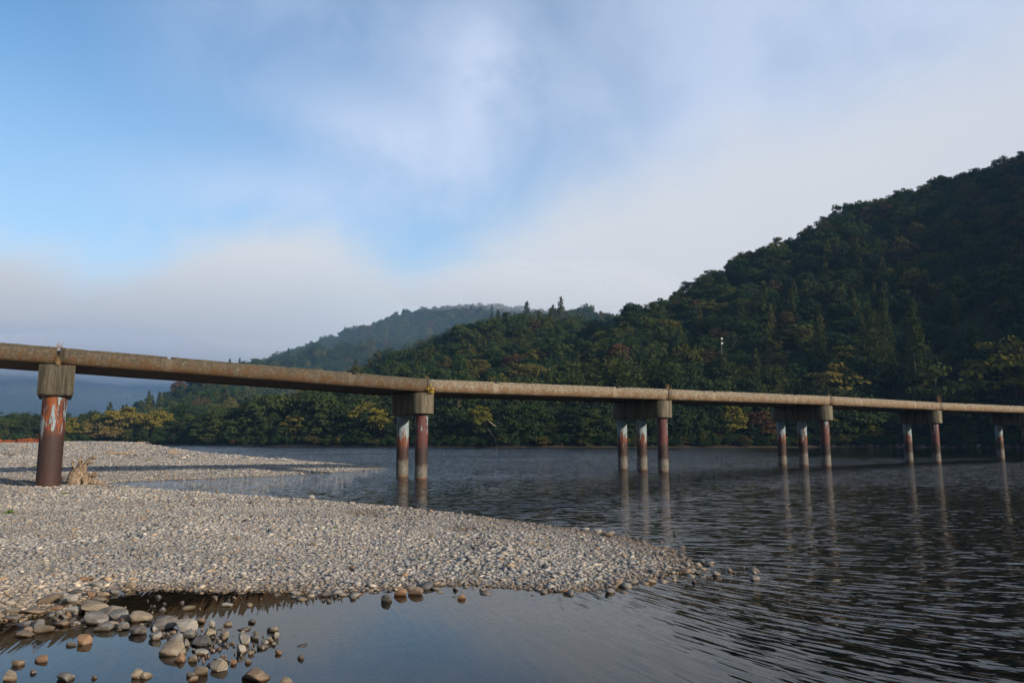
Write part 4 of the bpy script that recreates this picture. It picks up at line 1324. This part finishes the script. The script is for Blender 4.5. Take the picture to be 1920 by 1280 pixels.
# driftwood pieces on the far bar
def drift_log(px, py, L, rad, label, seed, ang):
    z = 0.2
    for _ in range(4):
        q = ground(px, py, z); z = gz(q[0], q[1])
    r = np.random.default_rng(seed)
    pts = [(t * L - L / 2, r.normal(0, L * .02), rad * .8 + abs(r.normal(0, rad * .4))) for t in np.linspace(0, 1, 6)]
    v, f = blobby(pts, [rad * .7, rad, rad * .95, rad * .8, rad * .6, rad * .3], seed, 8)
    br, bf = tube([(0, 0, rad), (L * .1, L * .08, rad * 2.4), (L * .16, L * .1, rad * 3.6)], [rad * .5, rad * .35, rad * .1], 6)
    v, f = join([(v, f), (br, bf)])
    o = mesh_obj('drift_log', v, f, M_wood, smooth=True); o.location = (q[0], q[1], z); o.rotation_euler = (0, 0, ang)
    return tag(o, label, 'driftwood')
drift_log(326, 852, 1.1, .20, 'short pale drift log on the crest of the far bar', 1, .4)
drift_log(226, 839, 3.0, .16, 'thin brown drift log near the far end of the bar', 2, .2)
drift_log(20, 845, 1.6, .10, 'thin dark branch lying on the far bar at left', 3, -.3)
# green weeds on the gravel
for k, (px, py, rad) in enumerate([(18, 962, .16), (125, 926, .16), (628, 990, .08), (226, 1017, .06), (66, 876, .3), (280, 864, .3)]):
    z = .2
    for _ in range(3):
        q = ground(px, py, z); z = gz(q[0], q[1])
    leafy('green_weed', (q[0], q[1], z), 26, rad, rad * .3, M_green_weed,
          ['small green weed on the gravel at the left photo edge', 'small green weed on the gravel in front of the single-column pier',
           'tiny green sprout in the middle of the near bar', 'tiny green sprout on the near bar above the dark channel',
           'low green weed on the far bar left of the pier', 'low green weed on the far bar right of the stump'][k], 70 + k, .5, 'weeds on the gravel', 'weed')

# ------------------------------------------------------------------ far bank: single trees
T_DATA = {}
for k in range(4):
    T_DATA[('dark', k)] = data_pair('dark_broadleaf', broadleaf(200 + k, 10, 9.5, 44, 44, .36, 0.02), M_leaf_dark, M_bark)
    T_DATA[('mid', k)] = data_pair('olive_broadleaf', broadleaf(210 + k, 9, 9.0, 40, 44, .34, 0.05), M_leaf_mid, M_bark)
    T_DATA[('bamboo', k)] = data_pair('bamboo', bamboo(240 + k, 11, 8, 18, 80, .38), M_leaf_mid, M_leaf_mid)
for k in range(3):
    T_DATA[('yellow', k)] = data_pair('yellow_broadleaf', broadleaf(220 + k, 9, 9.0, 34, 48, .34, 0.2, .5), M_leaf_yellow, M_bark)
    T_DATA[('rust', k)] = data_pair('rusty_broadleaf', broadleaf(230 + k, 8, 8.0, 34, 40, .32, 0.1), M_leaf_rust, M_bark)
    T_DATA[('conifer', k)] = data_pair('conifer', conifer(250 + k, 18, 8.5, 17, 150, .36, .22), M_leaf_conifer, M_bark)
    T_DATA[('tan', k)] = data_pair('tan_willow', broadleaf(260 + k, 7, 7.5, 30, 46, .28, 0.1, .7), M_leaf_tan, M_bark)
NAMES = dict(dark='evergreen_tree', mid='olive_tree', bamboo='bamboo_clump', yellow='yellow_tree', rust='russet_tree', conifer='conifer_tree', tan='willow_tree')
NAMES['mid'] = 'leafy_tree'
CATS = dict(dark='tree', mid='tree', bamboo='bamboo', yellow='tree', rust='tree', conifer='tree', tan='tree')
n_trees = 0
def tree(kind, x, y, z, s, label, group=None, sxy=1.0, rz=None, var=None, lean=(0, 0)):
    global n_trees
    n_trees += 1
    r = random.Random(int(x * 31 + y * 17))
    v = r.randrange(3) if var is None else var
    cd, td = T_DATA[(kind, v)]
    e = empty(NAMES[kind], (x, y, z), r.uniform(0, 6.28) if rz is None else rz)
    e.scale = (s * sxy, s * sxy, s); e.rotation_euler.x = lean[0]; e.rotation_euler.y = lean[1]
    c = bpy.data.objects.new('crown', cd); COL.objects.link(c); c.parent = e
    t = bpy.data.objects.new('trunk', td); COL.objects.link(t); t.parent = e
    tag(e, label, CATS[kind], group)
    return e
def bank_point(px, off):
    """a point off metres behind the far shoreline in the direction of photo column px"""
    a = azel(px, 818)[0]; r = float(np.interp(a, _sa, _sr)) + off
    return a, r, r * math.sin(a), r * math.cos(a)
def surf_z(a, r, x, y):
    z = gz(x, y)
    for hl in (hillA, hillB):
        if hl is hillA and not (D2R(-4) < a < D2R(84)): continue
        if hl is hillB and not (D2R(-29) < a < D2R(24)): continue
        z = max(z, float(hl.z(np.array([a]), np.array([r]))[0]))
    return z
# trees one can pick out in the photograph: column, offset, kind, height m, width factor, label
SPECIAL = [
 (236, 6, 'yellow', 9.2, 1.1, 'tall yellow-green tree above the far end of the river at left'),
 (205, 10, 'yellow', 8.0, 1.1, 'yellow-green tree left of the tallest yellow one on the left bank'),
 (133, 3, 'yellow', 6.4, .8, 'lone yellow-green tree right beside the single-column pier'),
 (198, 2, 'tan', 5.4, 1.1, 'rounded tan willow below the yellow trees on the left bank'),
 (168, 3, 'tan', 4.8, 1.0, 'tan willow bush left of the rounded willow on the left bank'),
 (218, 1, 'tan', 4.4, 1.0, 'low tan bush right of the rounded willow on the left bank'),
 (241, 0, 'mid', 4.2, .7, 'small round green bush by the water under the tallest yellow tree'),
 (300, 6, 'yellow', 7.8, .9, 'yellowish tree at the foot of the far ridge'),
 (690, 5, 'yellow', 8.2, 1.15, 'bright olive tree overhanging the bank left of the two-column pier'),
 (655, 7, 'mid', 9.5, 1.1, 'olive tree left of the bright overhanging one'),
 (600, 10, 'mid', 11.5, 1.1, 'broad olive tree under the middle of the second span'),
 (1075, 10, 'bamboo', 15.0, 1.0, 'tall bamboo clump rising above the deck near the middle of the bridge'),
 (1180, 13, 'bamboo', 16.5, 1.0, 'feathery bamboo clump above the first three-column pier'),
 (1125, 18, 'bamboo', 17.0, 1.0, 'bamboo clump between the two feathery ones above the deck'),
 (1250, 16, 'bamboo', 16.0, 1.0, 'bamboo clump right of the first three-column pier'),
 (1572, 16, 'yellow', 11.0, 1.1, 'yellow-crowned spreading tree on the dark slope at right'),
 (1540, 5, 'yellow', 6.5, 1.0, 'small bright green tree just above the deck over the second three-column pier'),
 (1620, 4, 'mid', 8.5, 1.2, 'low green tree just above the deck right of the second three-column pier'),
 (1725, 9, 'conifer', 24.0, .78, 'tallest conifer rising on the right bank'),
 (1645, 20, 'conifer', 20.0, .85, 'broad conifer left of the tallest one on the right bank'),
 (1672, 25, 'conifer', 20.5, .6, 'slim conifer between the two big conifers on the right bank'),
 (1758, 6, 'mid', 15.0, 1.0, 'olive tree leaning on the right side of the tallest conifer'),
 (1545, 28, 'conifer', 15.0, .8, 'conifer above the yellow-crowned spreading tree'),
 (1890, 10, 'yellow', 17.0, .9, 'yellow-green tree at the right photo edge'),
]
for px, off, kind, hgt, sxy, lab in SPECIAL:
    a, r, x, y = bank_point(px, off)
    h0 = dict(dark=10, mid=9, bamboo=11, yellow=9, rust=8, conifer=18, tan=7)[kind]
    tree(kind, x, y, surf_z(a, r, x, y) - .2, hgt / h0, lab, None, sxy)
# leaning tree over the water right of the two-column pier
a, r, x, y = bank_point(950, 1.0)
lt = empty('leaning_tree', (x, y, gz(x, y)))
tag(lt, 'leaning tree with bare curved trunks and one yellow-green crown over the water', 'tree')
v, f = join([tube([(0, 0, -.4), (-.6, 0, 1.6), (-1.9, -.2, 3.4), (-3.6, -.4, 4.6), (-5.0, -.5, 5.0)], [.20, .17, .14, .10, .05], 7),
             tube([(-.3, .1, .8), (-.1, .2, 2.4), (.1, .3, 4.0), (-.8, .2, 6.0)], [.12, .10, .07, .03], 6)])
mesh_obj('trunk', v, f, M_bark_pale, lt, smooth=True)
(cv, cf), _ = broadleaf(301, 4.2, 4.6, 22, 40, .26, 0.0, .7)
c = mesh_obj('crown', cv, cf, M_leaf_yellow, lt); c.location = (-5.2, -.4, 3.4)
v, f = tube([(-1.7, -.3, -.5), (-2.3, -.3, 1.2), (-3.2, -.4, 2.6), (-3.7, -.4, 3.2)], [.13, .11, .09, .05], 7)
mesh_obj('bare_stem', v, f, M_bark_pale, lt, smooth=True)

# ordinary bank trees, named by the stretch of the bridge they show behind
SEG = [(-40, 75, 'left of single-column pier'), (75, 330, 'right of single-column pier'),
       (330, 770, 'left of two-column pier'), (770, 1210, 'right of two-column pier'),
       (1210, 1510, 'between two three-column piers'), (1510, 1735, 'right of second three-column pier'),
       (1735, 2300, 'at right end of bridge')]
ORD = ['leftmost', 'second from left', 'third from left', 'fourth from left', 'fifth from left', 'sixth from left', 'seventh from left',
       'eighth from left', 'ninth from left', 'tenth from left', 'eleventh from left', 'twelfth from left']
BANK = []                                       # (azimuth, base phrase, segment, object)
KW = dict(dark='dark evergreens', mid='olive trees', yellow='yellow-green trees', rust='russet trees', bamboo='bamboo clumps', tan='tan willows')
KH = dict(dark=10, mid=9, bamboo=11, yellow=9, rust=8, conifer=18, tan=7)
rt = random.Random(21)
def bank_row(row, off0, off1, step, smin, smax, weights):
    px = -60.0
    while px < 2250:
        a, r, x, y = bank_point(px, rt.uniform(off0, off1))
        kinds_, ws = zip(*weights)
        k = rt.choices(kinds_, ws)[0]
        if px < 340 and k in ('bamboo',): k = 'mid'
        seg = next(s for s in SEG if s[0] <= px < s[1]) if px > -40 else SEG[0]
        hgt = rt.uniform(smin, smax) * (1.0 if px > 480 else (.62 if px < 330 else .8))
        ob = tree(k, x, y, surf_z(a, r, x, y) - .3, hgt / KH[k], '%s %s' % (KW[k], seg[2]), 'far bank trees %s' % seg[2], rt.uniform(.85, 1.15))
        BANK.append((a, '%s %s' % (row, KW[k]), seg[2], ob))
        px += step * FPX / r * rt.uniform(.75, 1.25) * math.cos(a) ** -2 * .8
bank_row('low waterside', 1.5, 4.0, 4.2, 4.5, 7.5, [('dark', 5), ('mid', 4), ('rust', .2), ('yellow', .4)])
bank_row('second-row', 6.5, 10.0, 5.2, 7.5, 11.0, [('dark', 6), ('mid', 4), ('rust', .15), ('bamboo', 1.0), ('yellow', .25)])
bank_row('third-row', 13, 18, 6.4, 9.0, 13.0, [('dark', 6), ('mid', 3), ('bamboo', 1.2), ('rust', .3)])
# left bank behind: further rows on the flat
for off in (24, 36, 50):
    px = -80
    while px < 330:
        a, r, x, y = bank_point(px, off + rt.uniform(-4, 4))
        k = rt.choices(['dark', 'mid', 'rust', 'yellow'], [5, 4, .6, .5])[0]
        seg = SEG[0] if px < 75 else SEG[1]
        ob = tree(k, x, y, gz(x, y) - .3, rt.uniform(6.2, 8.6) / KH[k], '%s %s' % (KW[k], seg[2]), 'far bank trees %s' % seg[2], rt.uniform(.9, 1.2))
        BANK.append((a, '%s %s' % ({24: 'fourth-row', 36: 'fifth-row', 50: 'rearmost'}[off], KW[k]), seg[2], ob))
        px += rt.uniform(22, 34)
seen = {}
for a, base, seg, ob in sorted(BANK, key=lambda q: q[0]):
    seen.setdefault((base, seg), []).append(ob)
for (base, seg), obs in seen.items():
    for i, ob in enumerate(obs):
        if len(obs) == 1: ob['label'] = 'only one of the %s, far bank %s' % (base, seg)
        else: ob['label'] = '%s of the %s, far bank %s' % (ORD[i] if i < 12 else '%dth from left' % (i + 1), base, seg)
# low shrubs and dry reeds along the far waterline
r = np.random.default_rng(9); P = []; K = []; Tn = []; Sz = []
for px in np.arange(-60, 2250, 5.0):
    for _ in range(2):
        a, rr_, x, y = bank_point(px + r.uniform(-4, 4), r.uniform(.1, 3.0))
        P.append((x, y, gz(x, y) - .15)); K.append(int(r.integers(0, 5))); Tn.append((0, 0, r.uniform(0, 6.28)))
        s = r.uniform(.10, .26); Sz.append((s * 1.3, s * 1.3, s))
forest('bank_shrubs', 'low scrub along the far waterline', P, K, Tn, Sz, 'shrubs')

# ------------------------------------------------------------------ small far things
def red_brush(px, py, w, h, label, seed):
    z = 1.0
    for _ in range(4):
        q = ground(px, py, z); z = gz(q[0], q[1])
    dist = math.hypot(q[0], q[1]); s = dist / FPX
    r = np.random.default_rng(seed); n = 500
    d = r.uniform(-1, 1, n)
    p = np.stack([d * w * s / 2, r.normal(0, .8, n), np.abs(r.normal(0, .5, n)) * h * s * (1 - d * d) + .05], 1)
    cv, cf = cards(p, r.normal(0, .4, (n, 3)) + [0, -.3, .8], r.uniform(.15, .35, n), r)
    o = empty('red_brush', (q[0], q[1], z - .05))
    fo_ = mesh_obj('foliage', cv, cf, M_red_brush, o); fo_['kind'] = 'stuff'
    V, Fc = join([tube([(d_ * w * s * .4, 0, -.1), (d_ * w * s * .42, .1, h * s * .3), (d_ * w * s * .46, .1, h * s * .6)], [.04, .03, .01], 5) for d_ in np.linspace(-1, 1, 7)])
    st_ = mesh_obj('stems', V, Fc, M_bark, o); st_['kind'] = 'stuff'
    return tag(o, label, 'shrub', 'red brush on the far bar')
red_brush(57, 828.5, 32, 5, 'mound of rust-red brush on the far bar left of the pier', 1)
red_brush(16, 828.5, 14, 2.2, 'low streak of rust-red brush at the left photo edge', 2)
M_pale = simple_mat('pale_rock', (.55, .44, .38))
def rock_pile(px, py, w, h, label, seed):
    q = ground(px, py, .3); s = math.hypot(q[0], q[1]) / FPX
    e = empty('rock_pile', (q[0], q[1], max(gz(q[0], q[1]), 0) + .05)); r = random.Random(seed)
    for i in range(6):
        o = bpy.data.objects.new('rock', bpy.data.meshes['rock_' + str(i % 3)] if 'rock_0' in bpy.data.meshes else SMESH[('w', i)])
        COL.objects.link(o); o.parent = e
        k = w * s * r.uniform(.18, .3)
        o.scale = (k, k * .8, h * s * r.uniform(.3, .55)); o.location = (r.uniform(-.35, .35) * w * s, r.uniform(-.3, .3), h * s * .25)
        o.rotation_euler = (0, 0, r.uniform(0, 6))
    return tag(e, label, 'rocks', 'pale rock piles on the far left shore')
for i in range(3):
    me = mesh_obj('rock_%d' % i, sv[i], sf, M_pale, link=False).data; me.name = 'rock_%d' % i
rock_pile(170, 831.5, 10, 6, 'left one of two pale rock piles on the far left shore', 1)
rock_pile(186, 831, 10, 6, 'right one of two pale rock piles on the far left shore', 2)
# stacked logs / frame on the far shore
q = ground(270, 832.2, .5)
lp = empty('log_stack', (q[0], q[1], .25))
tag(lp, 'dark stack of logs with pale cut ends on the far left shore', 'logs')
M_cut = simple_mat('cut_wood', (.50, .34, .24))
for i in range(9):
    xk = (i % 5) * .42 - .8; zk = (i // 5) * .36
    v, f = tube([(xk, -.8, .2 + zk), (xk, 0, .2 + zk), (xk, 1.2, .2 + zk)], [.19, .2, .19], 8)
    lg = mesh_obj('log', v, f, M_bark, lp, smooth=True)
    ring = [(xk + .17 * math.cos(t), -.805, .2 + zk + .17 * math.sin(t)) for t in np.linspace(0, 2 * math.pi, 10, endpoint=False)]
    ring2 = [(x_, -.84, z_) for x_, y_, z_ in ring]
    mesh_obj('cut_end', ring + ring2, [(k, (k + 1) % 10, 10 + (k + 1) % 10, 10 + k) for k in range(10)] + [tuple(range(10, 20))], M_cut, lg)
# white gauge post with two plates on the wooded slope
for off in np.arange(8, 90, 1.0):
    a, r_, x, y = bank_point(1356, off)
    zc = EYE + r_ * math.tan(azel(1356, 640)[1])
    if surf_z(a, r_, x, y) + 9.5 >= zc: break
M_white = simple_mat('white_plate', (.60, .60, .56), .6)
gp = empty('marker_post', (x, y, zc - 9))
tag(gp, 'white marker post with two small plates among the trees of the dark slope', 'marker post')
v, f = tube([(0, -1.5, -2), (0, -1.5, 4), (0, -1.5, 9.9)], [.05, .05, .05], 8)
mesh_obj('post', v, f, simple_mat('post_grey', (.16, .15, .13)), gp, smooth=True)
for zz in (9.55, 8.35):
    bmv = [(sx_ * .24 + .12, -1.62 + sy_ * .03, zz + sz_ * .16) for sx_ in (-1, 1) for sy_ in (-1, 1) for sz_ in (-1, 1)]
    o = mesh_obj('plate', bmv, [(0, 1, 3, 2), (4, 6, 7, 5), (0, 4, 5, 1), (2, 3, 7, 6), (0, 2, 6, 4), (1, 5, 7, 3)], M_white, gp)

# pale boulders along the right-hand waterline
rb = random.Random(31)
for k in range(26):
    px = 1545 + k * 14.5 + rb.uniform(-5, 5)
    a, r_, x, y = bank_point(px, rb.uniform(.2, .9))
    o = bpy.data.objects.new('bank_boulder', SMESH[(rb.choice('gtwt'), rb.randrange(10))]); COL.objects.link(o)
    s_ = rb.uniform(.25, .6); o.scale = (s_ * rb.uniform(1, 1.8), s_, s_ * rb.uniform(.5, .8)); o.rotation_euler = (0, 0, rb.uniform(-.4, .4))
    o.location = (x, y, max(gz(x, y), 0) + s_ * .2)
    tag(o, 'pale boulder in the row along the dark right-hand waterline', 'boulder', 'boulders along the right-hand waterline')

# ------------------------------------------------------------------ air: haze and the low cloud
def volume_mat(name, color, density, aniso=0.0):
    m, T, out = new_mat(name)
    v = T.n('ShaderNodeVolumePrincipled', Color=color, Density=density, Anisotropy=aniso)
    T.t.links.new(v.outputs[0], out.inputs['Volume'])
    return m
def box(name, x0, x1, y0, y1, z0, z1, mat):
    V = [(x, y, z) for x in (x0, x1) for y in (y0, y1) for z in (z0, z1)]
    return mesh_obj(name, V, [(0, 1, 3, 2), (4, 6, 7, 5), (0, 4, 5, 1), (2, 3, 7, 6), (0, 2, 6, 4), (1, 5, 7, 3)], mat)
HAZE_D = 0.00013
hz_ = box('haze', -2600, 2600, -700, 2600, -20, 185, volume_mat('haze_air', (.32, .60, 1.0), HAZE_D))
tag(hz_, 'thin bluish morning haze in the valley air', 'haze', kind='stuff')
M_fog = volume_mat('cloud_vapour', (.98, .985, 1.0), .0058, 0.0)
M_fog2 = volume_mat('cloud_vapour_far', (.66, .69, .74), .0050)
M_mist = volume_mat('blue_mist', (.20, .38, .74), .0009)
M_mist3 = volume_mat('faint_mist', (.45, .70, .95), .0015)
M_mist2 = volume_mat('thin_blue_mist', (.40, .68, 1.0), .0007)
def fog_lump(parts, name, label, seed, M_fog):
    V = []; Fc = []; o = 0
    v0, f0 = ico_base(4)
    r = np.random.default_rng(seed)
    for (px, py, dist, rx, ry, rz_) in parts:
        d = ray(px, py); d = d / math.hypot(d[0], d[1])
        c = np.array([0, 0, EYE]) + d * dist
        n = 1 + .22 * fbm(v0[:, 0] * 2 + seed + px, v0[:, 1] * 2 + v0[:, 2] * 1.7, seed, 3)
        V.append(v0 * n[:, None] * np.array([rx, ry, rz_]) + c); Fc.append(f0 + o); o += len(v0)
    ob = mesh_obj(name, np.concatenate(V), np.concatenate(Fc), M_fog, smooth=True)
    return tag(ob, label, 'cloud', kind='stuff')
fog_lump([(950, 546, 650, 105, 80, 20), (1080, 548, 690, 120, 80, 26)], 'low_cloud', 'low cloud wrapped round the top of the far ridge', 3, M_fog)
fog_lump([(200, 676, 1350, 520, 180, 42)], 'low_cloud', 'low cloud hiding the top of the misty mountain', 5, M_fog2)
fog_lump([(130, 740, 900, 420, 150, 75)], 'valley_mist', 'blue mist in the side valley at the far left', 7, M_mist)
fog_lump([(840, 655, 300, 80, 26, 42)], 'valley_mist', 'faint mist hanging before the middle hill', 9, M_mist3)
fog_lump([(760, 660, 490, 260, 45, 75)], 'valley_mist', 'thin blue mist in front of the far ridge', 8, M_mist2)
